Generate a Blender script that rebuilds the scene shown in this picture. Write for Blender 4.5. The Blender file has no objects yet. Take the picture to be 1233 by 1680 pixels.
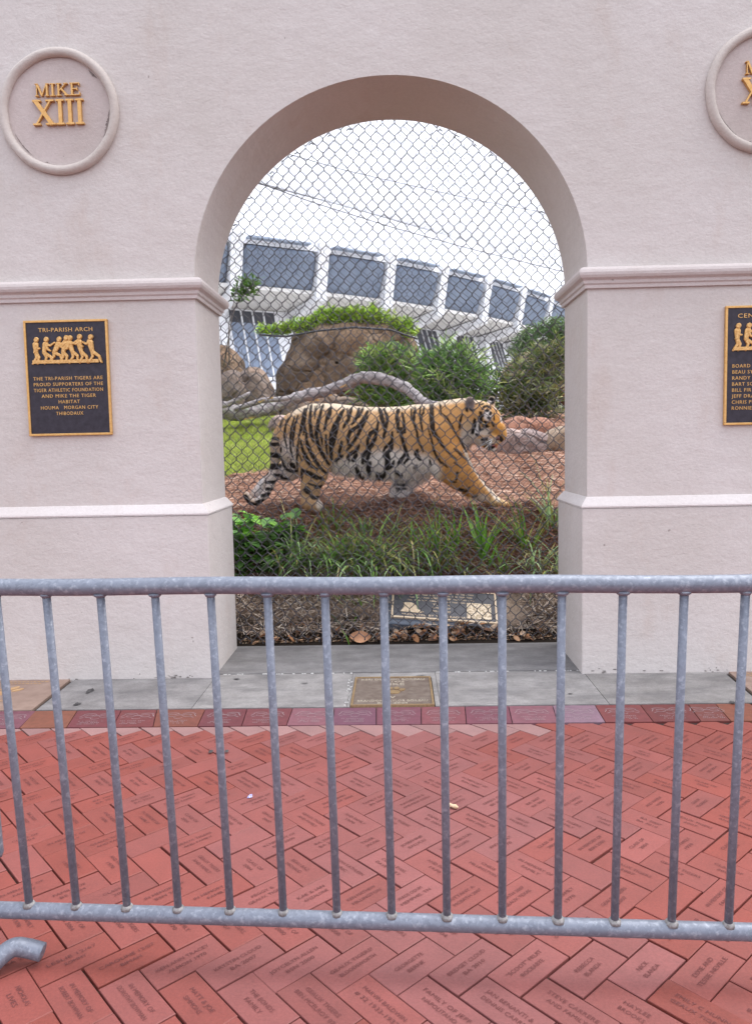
import bpy, bmesh, math, random
import numpy as np
from mathutils import Matrix, Vector, noise

# ------------------------------------------------------------------ camera, world, sun, exposure
SC = bpy.context.scene
COL = SC.collection
EYE, FPX = 1.2772, 1307.0
YAW, PITCH, ROLL = -0.02813, 0.08369, 0.01971

def cam_dir(x, y, z):
    c, s = math.cos(ROLL), math.sin(ROLL); x, z = c*x+s*z, -s*x+c*z
    c, s = math.cos(PITCH), math.sin(PITCH); y, z = c*y+s*z, -s*y+c*z
    c, s = math.cos(YAW), math.sin(YAW); x, y = c*x+s*y, -s*x+c*y
    return Vector((x, y, z))

cam = bpy.data.objects.new('camera', bpy.data.cameras.new('camera'))
COL.objects.link(cam)
_r, _u, _b = cam_dir(1, 0, 0), cam_dir(0, 0, 1), -cam_dir(0, 1, 0)
cam.matrix_world = Matrix(((_r.x, _u.x, _b.x, 0), (_r.y, _u.y, _b.y, 0), (_r.z, _u.z, _b.z, EYE), (0, 0, 0, 1)))
cam.data.sensor_fit = 'VERTICAL'; cam.data.sensor_height = 36.0; cam.data.sensor_width = 24.0
cam.data.lens = 36.0*FPX/1680.0
cam.data.clip_start = 0.05; cam.data.clip_end = 2000
SC.camera = cam
CR, CU, CB = [np.array(v) for v in (_r, _u, _b)]

def at(px, py, Y):
    """point on the photo ray (px, py) at distance Y"""
    d = cam_dir(px-616.5, FPX, 840-py); t = Y/d.y
    return Vector((d.x*t, Y, EYE+d.z*t))
def floor_at(px, py, z=0.0):
    d = cam_dir(px-616.5, FPX, 840-py); t = (z-EYE)/d.z
    return Vector((d.x*t, d.y*t, z))
def project(P):
    Q = np.asarray(P, float)-np.array([0, 0, EYE])
    x, y, z = Q@CR, Q@CU, -(Q@CB)
    return 616.5+FPX*x/z, 840-FPX*y/z

SUN_EL, SUN_AZ = math.radians(62), math.radians(72)     # azimuth clockwise from +Y: from the right, slightly beyond the wall
W = bpy.data.worlds.new('World'); SC.world = W; W.use_nodes = True
nt = W.node_tree; nt.nodes.clear()
sky = nt.nodes.new('ShaderNodeTexSky'); sky.sky_type = 'NISHITA'; sky.sun_disc = False
sky.sun_elevation = SUN_EL; sky.sun_rotation = SUN_AZ
sky.air_density = 1.0; sky.dust_density = 3.0; sky.ozone_density = 1.0
hsv = nt.nodes.new('ShaderNodeHueSaturation'); hsv.inputs['Saturation'].default_value = 0.35   # thin white overcast
mixw = nt.nodes.new('ShaderNodeMixRGB'); mixw.inputs[0].default_value = 0.62; mixw.inputs[2].default_value = (8.3, 8.6, 9.7, 1)
bg = nt.nodes.new('ShaderNodeBackground'); bg.inputs['Strength'].default_value = 0.10
out = nt.nodes.new('ShaderNodeOutputWorld')
nt.links.new(sky.outputs[0], hsv.inputs['Color']); nt.links.new(hsv.outputs[0], mixw.inputs[1])
nt.links.new(mixw.outputs[0], bg.inputs['Color']); nt.links.new(bg.outputs[0], out.inputs[0])
sl = bpy.data.lights.new('sun', 'SUN'); sl.energy = 1.25; sl.angle = math.radians(55); sl.color = (1.0, 0.96, 0.92)
so = bpy.data.objects.new('sun', sl); COL.objects.link(so)
sd = Vector((math.sin(SUN_AZ)*math.cos(SUN_EL), math.cos(SUN_AZ)*math.cos(SUN_EL), math.sin(SUN_EL)))
so.rotation_euler = sd.to_track_quat('Z', 'Y').to_euler(); so.location = (3, -4, 8)
SC.view_settings.view_transform = 'Standard'; SC.view_settings.look = 'None'
SC.view_settings.exposure = 1.31; SC.view_settings.gamma = 1.0

# ------------------------------------------------------------------ helpers
def tag(o, label=None, cat=None, group=None, kind=None):
    if label: o['label'] = label
    if cat: o['category'] = cat
    if group: o['group'] = group
    if kind: o['kind'] = kind
    return o
def thing(name, loc, label, cat, group=None):
    o = bpy.data.objects.new(name, None); COL.objects.link(o); o.location = loc
    o.empty_display_size = 0.1
    return tag(o, label, cat, group)

class MB:
    def __init__(s): s.v = []; s.f = []; s.c = []; s.n = 0
    def add(s, v, f, c=None):
        v = np.asarray(v, float).reshape(-1, 3); b = s.n
        s.v.append(v); s.f += [tuple(int(i)+b for i in q) for q in f]; s.n += len(v)
        if c is None: c = (1, 1, 1)
        c = np.asarray(c, float)
        s.c.append(np.tile(c, (len(v), 1)) if c.ndim == 1 else c)
    def box(s, a, b, c=None):
        x0, y0, z0 = a; x1, y1, z1 = b
        s.add([(x0,y0,z0),(x1,y0,z0),(x1,y1,z0),(x0,y1,z0),(x0,y0,z1),(x1,y0,z1),(x1,y1,z1),(x0,y1,z1)],
              [(0,3,2,1),(4,5,6,7),(0,1,5,4),(1,2,6,5),(2,3,7,6),(3,0,4,7)], c)
    def hexa(s, p, c=None):   # 8 points: bottom ring then top ring
        s.add(p, [(0,3,2,1),(4,5,6,7),(0,1,5,4),(1,2,6,5),(2,3,7,6),(3,0,4,7)], c)
    def tube(s, pts, rad, n=8, c=None, cap=True, sx=1.0):
        pts = np.asarray(pts, float); m = len(pts)
        rad = np.full(m, rad) if np.isscalar(rad) else np.asarray(rad, float)
        t = np.gradient(pts, axis=0); t /= np.linalg.norm(t, axis=1)[:, None]+1e-12
        a = np.array([0, 0, 1.0]) if abs(t[0][2]) < .9 else np.array([1.0, 0, 0])
        u = np.cross(t[0], a); u /= np.linalg.norm(u); V = []
        for i in range(m):
            u = u-t[i]*(u@t[i]); u /= np.linalg.norm(u); w = np.cross(t[i], u)
            for k in range(n):
                q = 2*math.pi*k/n
                V.append(pts[i]+rad[i]*(math.cos(q)*u*sx+math.sin(q)*w))
        F = []
        for i in range(m-1):
            for k in range(n):
                F.append((i*n+k, i*n+(k+1) % n, (i+1)*n+(k+1) % n, (i+1)*n+k))
        if cap: F += [tuple(range(n-1, -1, -1)), tuple((m-1)*n+k for k in range(n))]
        if c is not None:
            c = np.asarray(c, float)
            if c.ndim == 2: c = np.repeat(c, n, axis=0)
        s.add(V, F, c)
    def build(s, name, mat, parent=None, smooth=False, bevel=0, segs=2):
        me = bpy.data.meshes.new(name)
        V = np.concatenate(s.v) if s.v else np.zeros((0, 3))
        o = bpy.data.objects.new(name, me)
        if parent is not None:
            V = V-np.array(parent_origin(parent))
        me.from_pydata(V.tolist(), [], s.f)
        at_ = me.color_attributes.new('Col', 'FLOAT_COLOR', 'POINT')
        C = np.concatenate(s.c); C = np.hstack([C, np.ones((len(C), 1))]).astype(np.float32)
        at_.data.foreach_set('color', C.ravel())
        if smooth: me.polygons.foreach_set('use_smooth', [True]*len(me.polygons))
        me.materials.append(mat); me.update()
        COL.objects.link(o)
        if parent is not None: o.parent = parent
        if bevel:
            b = o.modifiers.new('bevel', 'BEVEL'); b.width = bevel; b.segments = segs; b.limit_method = 'ANGLE'; b.angle_limit = math.radians(35)
        return o
def parent_origin(p):
    v = Vector((0, 0, 0))
    while p is not None:
        v += p.location; p = p.parent
    return v

# ------------------------------------------------------------------ materials
def new_mat(name):
    m = bpy.data.materials.new(name); m.use_nodes = True
    t = m.node_tree; p = t.nodes['Principled BSDF']
    return m, t, p
def nd(t, k, **kw):
    n = t.nodes.new(k)
    for a, b in kw.items(): setattr(n, a, b)
    return n
def coords(t, scale=(1, 1, 1), rot=(0, 0, 0)):
    g = nd(t, 'ShaderNodeNewGeometry'); m = nd(t, 'ShaderNodeMapping')
    m.inputs['Scale'].default_value = scale; m.inputs['Rotation'].default_value = rot
    t.links.new(g.outputs['Position'], m.inputs['Vector']); return m.outputs[0]
def noise_tex(t, co, scale, detail=5, rough=.6):
    n = nd(t, 'ShaderNodeTexNoise'); n.inputs['Scale'].default_value = scale
    n.inputs['Detail'].default_value = detail; n.inputs['Roughness'].default_value = rough
    t.links.new(co, n.inputs['Vector']); return n.outputs['Fac']
def ramp(t, fac, stops):
    r = nd(t, 'ShaderNodeValToRGB'); e = r.color_ramp.elements
    while len(e) < len(stops): e.new(.5)
    for q, (p, c) in zip(e, stops): q.position = p; q.color = (*c, 1) if len(c) == 3 else c
    t.links.new(fac, r.inputs[0]); return r.outputs[0]
def mix(t, fac, a, b, mode='MIX'):
    m = nd(t, 'ShaderNodeMixRGB', blend_type=mode)
    for i, x in enumerate((fac, a, b)):
        if hasattr(x, 'is_linked') or hasattr(x, 'links'): t.links.new(x, m.inputs[i])
        elif isinstance(x, (int, float)): m.inputs[i].default_value = x
        else: m.inputs[i].default_value = (*x, 1)
    return m.outputs[0]
def bump(t, p, h, strength, dist=.01, prev=None):
    b = nd(t, 'ShaderNodeBump'); b.inputs['Strength'].default_value = strength; b.inputs['Distance'].default_value = dist
    t.links.new(h, b.inputs['Height'])
    if prev is not None: t.links.new(prev, b.inputs['Normal'])
    t.links.new(b.outputs[0], p.inputs['Normal']); return b.outputs[0]
def attr(t):
    a = nd(t, 'ShaderNodeVertexColor'); a.layer_name = 'Col'; return a.outputs['Color']

def simple(name, c1, c2=None, scale=6, rough=.8, metal=0.0, spec=.3, bscale=0, bstr=.3, bdist=.004, use_attr=False, sc3=(1,1,1), lo=.35, hi=.65):
    m, t, p = new_mat(name)
    p.inputs['Roughness'].default_value = rough; p.inputs['Metallic'].default_value = metal
    p.inputs['Specular IOR Level'].default_value = spec
    co = coords(t, sc3)
    col = ramp(t, noise_tex(t, co, scale, 6), [(lo, c1), (hi, c2 or c1)])
    if use_attr: col = mix(t, 1.0, col, attr(t), 'MULTIPLY')
    t.links.new(col, p.inputs['Base Color'])
    if bscale: bump(t, p, noise_tex(t, co, bscale, 5), bstr, bdist)
    return m

def stucco(name, c1, c2, dirt):
    m, t, p = new_mat(name); p.inputs['Roughness'].default_value = .9; p.inputs['Specular IOR Level'].default_value = .15
    co = coords(t); cs = coords(t, (1, 1, 1.5))
    a = ramp(t, noise_tex(t, co, 1.3, 4, .55), [(.35, c1), (.68, c2)])
    fine = ramp(t, noise_tex(t, cs, 62, 5, .7), [(.3, (.93, .925, .92)), (.7, (1.045, 1.045, 1.045))])
    col = mix(t, 1.0, a, fine, 'MULTIPLY')
    st = ramp(t, noise_tex(t, coords(t, (1.6, 1, .7)), 2.6, 9, .66), [(.56, (0, 0, 0)), (.80, (1, 1, 1))])
    col = mix(t, mix(t, 1.0, st, (.34, .34, .34), 'MULTIPLY'), col, dirt)
    sp = ramp(t, noise_tex(t, co, 23, 2, .5), [(.77, (0, 0, 0)), (.79, (1, 1, 1))])
    col = mix(t, mix(t, 1.0, sp, (.5, .5, .5), 'MULTIPLY'), col, (.16, .12, .10))
    t.links.new(col, p.inputs['Base Color'])
    b1 = bump(t, p, noise_tex(t, cs, 55, 6, .72), .34, .006)
    bump(t, p, noise_tex(t, cs, 8, 5, .62), .34, .02, b1)
    return m

WALLC = ((.590, .540, .508), (.645, .595, .572))
m_wall = stucco('pink stucco', *WALLC, (.47, .34, .27))
m_trim = stucco('trim stucco', (.57, .51, .485), (.63, .57, .555), (.45, .37, .31))
m_ledge = stucco('pale ledge stucco', (.66, .61, .59), (.70, .655, .64), (.5, .42, .36))
m_ring = stucco('beige rim stucco', (.53, .47, .425), (.60, .54, .50), (.42, .35, .30))
m_disc = stucco('grey stucco', (.50, .43, .40), (.60, .52, .50), (.33, .29, .26))
m_gold = simple('gold', (.62, .34, .10), (.74, .44, .16), 60, .42, .35, .5, 200, .15, .001)
m_plq = simple('dark bronze', (.026, .021, .030), (.043, .036, .050), 30, .45, .2, .4, 260, .25, .001)
m_goldrough = simple('gold relief', (.58, .31, .09), (.80, .50, .20), 90, .5, .3, .5, 160, .6, .002)

def galvanised():
    m, t, p = new_mat('galvanised steel')
    co = coords(t)
    v = nd(t, 'ShaderNodeTexVoronoi'); v.inputs['Scale'].default_value = 95
    w = nd(t, 'ShaderNodeVectorMath'); w.operation = 'ADD'
    nn = nd(t, 'ShaderNodeTexNoise'); nn.inputs['Scale'].default_value = 55
    t.links.new(co, nn.inputs['Vector']); s = nd(t, 'ShaderNodeVectorMath'); s.operation = 'SCALE'; s.inputs['Scale'].default_value = .035
    t.links.new(nn.outputs['Color'], s.inputs[0]); t.links.new(co, w.inputs[0]); t.links.new(s.outputs[0], w.inputs[1])
    t.links.new(w.outputs[0], v.inputs['Vector'])
    base = ramp(t, v.outputs['Color'], [(.2, (.165, .184, .228)), (.75, (.205, .226, .275))])
    spot = ramp(t, noise_tex(t, co, 80, 3, .55), [(.54, (0, 0, 0)), (.72, (1, 1, 1))])
    col = mix(t, mix(t, 1.0, spot, (.34, .34, .34), 'MULTIPLY'), base, (.55, .58, .64))
    dk = ramp(t, noise_tex(t, co, 26, 6, .7), [(.66, (0, 0, 0)), (.80, (1, 1, 1))])
    col = mix(t, mix(t, 1.0, dk, (.3, .3, .3), 'MULTIPLY'), col, (.14, .13, .15))
    t.links.new(col, p.inputs['Base Color'])
    p.inputs['Metallic'].default_value = .25
    t.links.new(ramp(t, noise_tex(t, co, 60, 3), [(.3, (.34,)*3), (.7, (.62,)*3)]), p.inputs['Roughness'])
    bump(t, p, noise_tex(t, co, 130, 4), .25, .0015)
    return m
m_galv = galvanised()
m_weld = simple('weld', (.19, .18, .17), (.33, .32, .32), 120, .7, .2, .3, 200, .5, .002)
m_wire = simple('fence wire', (.055, .052, .06), (.105, .10, .112), 40, .36, .35, .5)
m_wire2 = simple('dark wire', (.05, .05, .058), (.08, .08, .09), 40, .6, .2, .4)

def brick_mat():
    m, t, p = new_mat('brick paver'); co = coords(t)
    f = ramp(t, noise_tex(t, co, 140, 4, .7), [(.25, (.80, .80, .80)), (.75, (1.12, 1.12, 1.12))])
    g = ramp(t, noise_tex(t, co, 9, 5, .6), [(.3, (.90, .91, .92)), (.7, (1.08, 1.06, 1.06))])
    col = mix(t, 1.0, mix(t, 1.0, attr(t), f, 'MULTIPLY'), g, 'MULTIPLY')
    w = ramp(t, noise_tex(t, co, 34, 8, .75), [(.66, (0, 0, 0)), (.80, (1, 1, 1))])
    col = mix(t, mix(t, 1.0, w, (.22,)*3, 'MULTIPLY'), col, (.50, .33, .30))
    t.links.new(col, p.inputs['Base Color'])
    p.inputs['Roughness'].default_value = .58; p.inputs['Specular IOR Level'].default_value = .5
    bump(t, p, noise_tex(t, co, 220, 5, .7), .35, .0015)
    return m
m_brick = brick_mat()
m_engr = simple('engraved lettering', (.145, .056, .054), (.18, .068, .066), 30, .9, 0, .1)
m_joint = simple('joint sand', (.035, .027, .023), (.15, .11, .09), 45, .95, 0, .1, 120, .6, .004, lo=.42, hi=.68)
m_tile = simple('border tile', (.86, .86, .86), (1.12, 1.1, 1.1), 28, .55, 0, .35, 180, .2, .001, use_attr=True)
m_tileline = simple('tile emblem', (.30, .24, .25), (.44, .37, .38), 60, .8)

def concrete():
    m, t, p = new_mat('concrete'); co = coords(t)
    a = ramp(t, noise_tex(t, co, 5, 8, .65), [(.3, (.19, .178, .172)), (.7, (.345, .328, .318))])
    f = ramp(t, noise_tex(t, co, 120, 5, .75), [(.25, (.72,)*3), (.75, (1.2,)*3)])
    col = mix(t, 1.0, a, f, 'MULTIPLY')
    col = mix(t, 1.0, col, attr(t), 'MULTIPLY')
    d = ramp(t, noise_tex(t, coords(t, (1, 2.2, 1)), 3.2, 9, .7), [(.44, (0, 0, 0)), (.68, (1, 1, 1))])
    col = mix(t, mix(t, 1.0, d, (.72,)*3, 'MULTIPLY'), col, (.115, .11, .112))
    t.links.new(col, p.inputs['Base Color']); p.inputs['Roughness'].default_value = .88
    bump(t, p, noise_tex(t, co, 150, 5), .4, .003)
    return m
m_conc = concrete()
m_dark = simple('dark joint', (.03, .027, .025), (.06, .055, .05), 40, .95)
m_bronze = simple('worn bronze', (.15, .11, .088), (.235, .19, .16), 22, .5, .2, .4, 200, .3, .001)
m_bronzehi = simple('bright bronze', (.27, .175, .09), (.40, .28, .15), 60, .45, .3, .5)
m_brass_txt = simple('bronze letters', (.42, .36, .28), (.56, .49, .40), 60, .5, .2, .4)

def ground_mat():
    m, t, p = new_mat('habitat soil'); co = coords(t)
    n1 = noise_tex(t, co, 60, 6, .75); n2 = noise_tex(t, co, 2.2, 5, .6)
    f = ramp(t, n1, [(.28, (.45, .42, .40)), (.5, (.95, .95, .95)), (.72, (1.5, 1.45, 1.4))])
    g = ramp(t, n2, [(.35, (.85, .84, .84)), (.68, (1.1, 1.08, 1.06))])
    col = mix(t, 1.0, mix(t, 1.0, attr(t), f, 'MULTIPLY'), g, 'MULTIPLY')
    t.links.new(col, p.inputs['Base Color']); p.inputs['Roughness'].default_value = .95; p.inputs['Specular IOR Level'].default_value = .1
    bump(t, p, noise_tex(t, co, 80, 6, .75), .8, .012)
    return m
m_soil = ground_mat()
def leafy(name, gloss=.5, trans=.25):
    m, t, p = new_mat(name); co = coords(t)
    f = ramp(t, noise_tex(t, co, 14, 3), [(.3, (.82,)*3), (.7, (1.18,)*3)])
    col = mix(t, 1.0, attr(t), f, 'MULTIPLY')
    t.links.new(col, p.inputs['Base Color']); p.inputs['Roughness'].default_value = gloss; p.inputs['Specular IOR Level'].default_value = .35
    tr = nd(t, 'ShaderNodeBsdfTranslucent'); t.links.new(col, tr.inputs[0])
    mx = nd(t, 'ShaderNodeMixShader'); mx.inputs[0].default_value = trans
    o = t.nodes['Material Output']
    t.links.new(p.outputs[0], mx.inputs[1]); t.links.new(tr.outputs[0], mx.inputs[2]); t.links.new(mx.outputs[0], o.inputs[0])
    return m
m_leaf = leafy('leaf')
m_straw = simple('straw', (.85,)*3, (1.15,)*3, 20, .9, 0, .1, use_attr=True)
m_bark = simple('bark', (.13, .11, .10), (.30, .27, .26), 14, .9, 0, .1, 60, .8, .01)

def log_mat():
    m, t, p = new_mat('weathered log'); co = coords(t)
    a = ramp(t, noise_tex(t, coords(t, (.35, 1, 1.6)), 26, 7, .7), [(.28, (.10, .085, .085)), (.5, (.30, .27, .275)), (.72, (.50, .47, .48))])
    l = ramp(t, noise_tex(t, co, 34, 4, .6), [(.55, (0, 0, 0)), (.62, (1, 1, 1))])
    col = mix(t, mix(t, 1.0, l, attr(t), 'MULTIPLY'), a, (.36, .40, .34))
    t.links.new(col, p.inputs['Base Color']); p.inputs['Roughness'].default_value = .92
    bump(t, p, noise_tex(t, coords(t, (.4, 1, 1.6)), 34, 6, .7), .8, .02)
    return m
m_log = log_mat()
def rock_mat(name, pal, crack=2.2):
    m, t, p = new_mat(name); co = coords(t)
    nz = nd(t, 'ShaderNodeTexNoise'); nz.inputs['Scale'].default_value = 2.4; t.links.new(co, nz.inputs['Vector'])
    s = nd(t, 'ShaderNodeVectorMath'); s.operation = 'SCALE'; s.inputs['Scale'].default_value = .5; t.links.new(nz.outputs['Color'], s.inputs[0])
    w = nd(t, 'ShaderNodeVectorMath'); w.operation = 'ADD'; t.links.new(co, w.inputs[0]); t.links.new(s.outputs[0], w.inputs[1])
    v = nd(t, 'ShaderNodeTexVoronoi'); v.feature = 'DISTANCE_TO_EDGE'; v.inputs['Scale'].default_value = crack; t.links.new(w.outputs[0], v.inputs['Vector'])
    v2 = nd(t, 'ShaderNodeTexVoronoi'); v2.inputs['Scale'].default_value = crack; t.links.new(w.outputs[0], v2.inputs['Vector'])
    a = ramp(t, noise_tex(t, co, 3.6, 8, .68), [(.25, pal[0]), (.5, pal[1]), (.75, pal[2])])
    tint = ramp(t, v2.outputs['Color'], [(.2, (.78, .78, .80)), (.8, (1.2, 1.12, 1.05))])
    col = mix(t, 1.0, a, tint, 'MULTIPLY')
    fine = ramp(t, noise_tex(t, co, 45, 5, .7), [(.25, (.72,)*3), (.75, (1.2,)*3)])
    col = mix(t, 1.0, col, fine, 'MULTIPLY')
    cr = ramp(t, v.outputs['Distance'], [(.0, (1, 1, 1)), (.022, (0, 0, 0))])
    col = mix(t, mix(t, 1.0, cr, (.55,)*3, 'MULTIPLY'), col, tuple(x*.28 for x in pal[0]))
    t.links.new(col, p.inputs['Base Color']); p.inputs['Roughness'].default_value = .9; p.inputs['Specular IOR Level'].default_value = .2
    hgt = ramp(t, v.outputs['Distance'], [(.0, (0, 0, 0)), (.08, (1, 1, 1))])
    b = bump(t, p, hgt, .7, .05); bump(t, p, noise_tex(t, co, 14, 7, .7), .8, .05, b)
    return m
m_rock = rock_mat('brown boulder', ((.12, .085, .06), (.22, .155, .105), (.33, .27, .21)))
m_rock2 = rock_mat('grey brown boulder', ((.16, .115, .09), (.28, .22, .18), (.40, .35, .31)), 1.8)
m_rockred = rock_mat('red rock', ((.30, .15, .10), (.42, .23, .17), (.50, .33, .26)), 3)
m_rockpink = rock_mat('pinkish grey rock', ((.32, .24, .22), (.44, .35, .33), (.54, .47, .45)), 2.6)
m_rocktan = rock_mat('tan rock', ((.30, .21, .14), (.45, .34, .24), (.58, .48, .38)), 2)

# ------------------------------------------------------------------ lettering
_tx = {}
def text_geo(s, extrude=.0, space=1.0):
    k = (s, round(extrude, 4), space)
    if k in _tx: return _tx[k]
    cu = bpy.data.curves.new('t', 'FONT'); cu.body = s; cu.size = 1.0; cu.align_x = 'CENTER'; cu.align_y = 'CENTER'
    cu.extrude = extrude; cu.space_character = space; cu.resolution_u = 2
    ob = bpy.data.objects.new('t', cu); COL.objects.link(ob)
    bpy.context.view_layer.update()
    me = ob.evaluated_get(bpy.context.evaluated_depsgraph_get()).to_mesh()
    V = np.array([v.co[:] for v in me.vertices]).reshape(-1, 3); F = [tuple(p.vertices) for p in me.polygons]
    ob.to_mesh_clear(); bpy.data.objects.remove(ob); bpy.data.curves.remove(cu)
    _tx[k] = (V, F); return _tx[k]
def put_text(mb, s, org, ux, uy, height, extrude=0.0, space=1.0, width=None, color=None):
    """cap height in metres; org is the centre; ux, uy unit vectors in the writing plane"""
    if not s.strip(): return
    V, F = text_geo(s, 0.0 if extrude == 0 else 0.5, space)
    if not len(V): return
    ux, uy = np.array(ux, float), np.array(uy, float); n = np.cross(ux, uy)
    k = height/.69; kx = k
    if width:
        kx = width/(V[:, 0].max()-V[:, 0].min())
    P = np.array(org, float)+V[:, :1]*kx*ux+V[:, 1:2]*k*uy+V[:, 2:3]*(extrude)*n
    mb.add(P, F, color)
SERIF = {
 'I': (.44, [(.2,0,.2,1,.18), (.02,.04,.38,.04,.08), (.02,.96,.38,.96,.08)]),
 'M': (1.1, [(.12,0,.12,1,.07), (.14,1,.5,.04,.18), (.5,.04,.86,1,.07), (.88,0,.88,1,.18), (0,.035,.26,.035,.07), (0,.965,.22,.965,.07), (.74,.035,1.04,.035,.07), (.8,.965,1.04,.965,.07)]),
 'K': (1.0, [(.2,0,.2,1,.18), (.02,.04,.4,.04,.07), (.02,.96,.4,.96,.07), (.26,.4,.76,.97,.07), (.40,.55,.83,.03,.19), (.58,.96,.9,.96,.07), (.62,.04,.98,.04,.07)]),
 'E': (.88, [(.2,0,.2,1,.18), (.03,.96,.76,.96,.08), (.03,.04,.8,.04,.08), (.2,.51,.58,.51,.08), (.73,.76,.73,.99,.06), (.77,.01,.77,.26,.06), (.58,.38,.58,.64,.06)]),
 'X': (1.04, [(.12,.98,.86,.02,.21), (.14,.02,.82,.98,.08), (0,.96,.38,.96,.08), (.6,.96,.98,.96,.08), (0,.04,.34,.04,.08), (.58,.04,1.02,.04,.08)])}
def serif_text(mb, s, cx, zbase, h, width, y, depth):
    tot = sum(SERIF[c][0] for c in s); kx = width/tot; x = cx-width/2
    for c in s:
        adv, st = SERIF[c]
        for i, (x0, z0, x1, z1, w) in enumerate(st):
            d = np.array([(x1-x0)*kx, (z1-z0)*h]); L = np.linalg.norm(d); q = np.array([-d[1], d[0]])/L*w*.5*h*.78
            a = np.array([x+x0*kx, zbase+z0*h]); b = np.array([x+x1*kx, zbase+z1*h])
            pr = [a-q, b-q, b+q, a+q]; yy = y-depth-.0004*i
            if np.cross(b-a, q) < 0: pr = pr[::-1]
            mb.hexa([(p[0], y, p[1]) for p in pr]+[(p[0], yy, p[1]) for p in pr])
        x += adv*kx

# ------------------------------------------------------------------ ground, paving, concrete, border
YF, YB = 4.35, 4.93            # front and back face of the wall
XL, XR = -1.075, 1.025         # the opening between the piers
rng = np.random.default_rng(5); random.seed(5)

b = MB(); b.box((-150, -120, -.30), (150, 4.0, -.012)); tag(b.build('ground', m_joint), kind='structure')

def clip_y(poly, ymax):
    out = []
    for i in range(len(poly)):
        a, c = poly[i], poly[(i+1) % len(poly)]
        if a[1] <= ymax: out.append(a)
        if (a[1] <= ymax) != (c[1] <= ymax):
            k = (ymax-a[1])/(c[1]-a[1]); out.append(a+(c-a)*k)
    return out
ra = math.radians(-1.7); ca, sa = math.cos(ra), math.sin(ra)
def rot2(x, y): return np.array([ca*x-sa*y, sa*x+ca*y])
BU, BV = rot2(.0712, .0752), rot2(.0712, -.0752)
BO = np.array(floor_at(994.2, 1603.9)[:2])
Y_EDGE = 3.553
bricks = []           # (centre, long dir, short dir up, is_u)
pv = MB()
def brick_color(c, isu):
    side = min(1, abs(c[0]-.05)/1.1)  # pinker towards the middle: glare from the sky is put into the brick colour
    a = np.array([.245, .083, .078]); o = np.array([.245, .054, .039])
    k = np.clip(side*.8+rng.normal(.05, .22), 0, 1)
    col = a*(1-k)+o*k
    return col*(1+rng.normal(0, .05))
for i in range(-75, 76):
    for j in range(-26, 27):
        # lattice: i*(1,1) + j*(4,0); an u-brick and a v-brick
        for kind in (0, 1):
            o = BO+i*(BU+BV)+j*4*BU
            if kind == 0: q = [o, o+2*BU, o+2*BU+BV, o+BV]
            else: q = [o+BV, o+BV+BU, o+BU+3*BV, o+3*BV]
            c = sum(q)/4
            if not (-3.6 < c[0] < 3.4 and -1.2 < c[1] < Y_EDGE+.06): continue
            g = .0014+abs(rng.normal(0, .0010))
            e1 = (q[1]-q[0])/np.linalg.norm(q[1]-q[0]); e2 = (q[3]-q[0])/np.linalg.norm(q[3]-q[0])
            jx = rng.normal(0, .0010, 2)
            q = [q[0]+(e1+e2)*g+jx, q[1]+(-e1+e2)*g+jx, q[2]-(e1+e2)*g+jx, q[3]+(e1-e2)*g+jx]
            cut = any(p[1] > Y_EDGE for p in q)
            q = clip_y(q, Y_EDGE)
            if len(q) < 3: continue
            a = 0.5*abs(sum(q[n][0]*q[(n+1) % len(q)][1]-q[(n+1) % len(q)][0]*q[n][1] for n in range(len(q))))
            if a < .0008: continue
            z = rng.normal(-.0005, .0008); m = len(q); qc = sum(q)/m
            tl = rng.normal(0, .0035, 2)
            zz = [z+float(tl@(p-qc)) for p in q]
            inn = [p+(qc-p)/np.linalg.norm(qc-p)*.0022 for p in q]
            V = [(p[0], p[1], -.03) for p in q]+[(p[0], p[1], t-.0016) for p, t in zip(q, zz)]+[(p[0], p[1], t) for p, t in zip(inn, zz)]
            F = []
            for r in (0, 1):
                for n in range(m):
                    F.append((r*m+n, r*m+(n+1) % m, (r+1)*m+(n+1) % m, (r+1)*m+n))
            F.append(tuple(2*m+n for n in range(m)))
            col = brick_color(c, kind == 0)
            rough = cut and a < .017
            if rough: col = np.array([.31, .17, .16])*(1+rng.normal(0, .06))
            pv.add(V, F, col)
            if not cut: bricks.append((qc, z, kind))
paving = tag(pv.build('brick_paving', m_brick), kind='structure')

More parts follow.
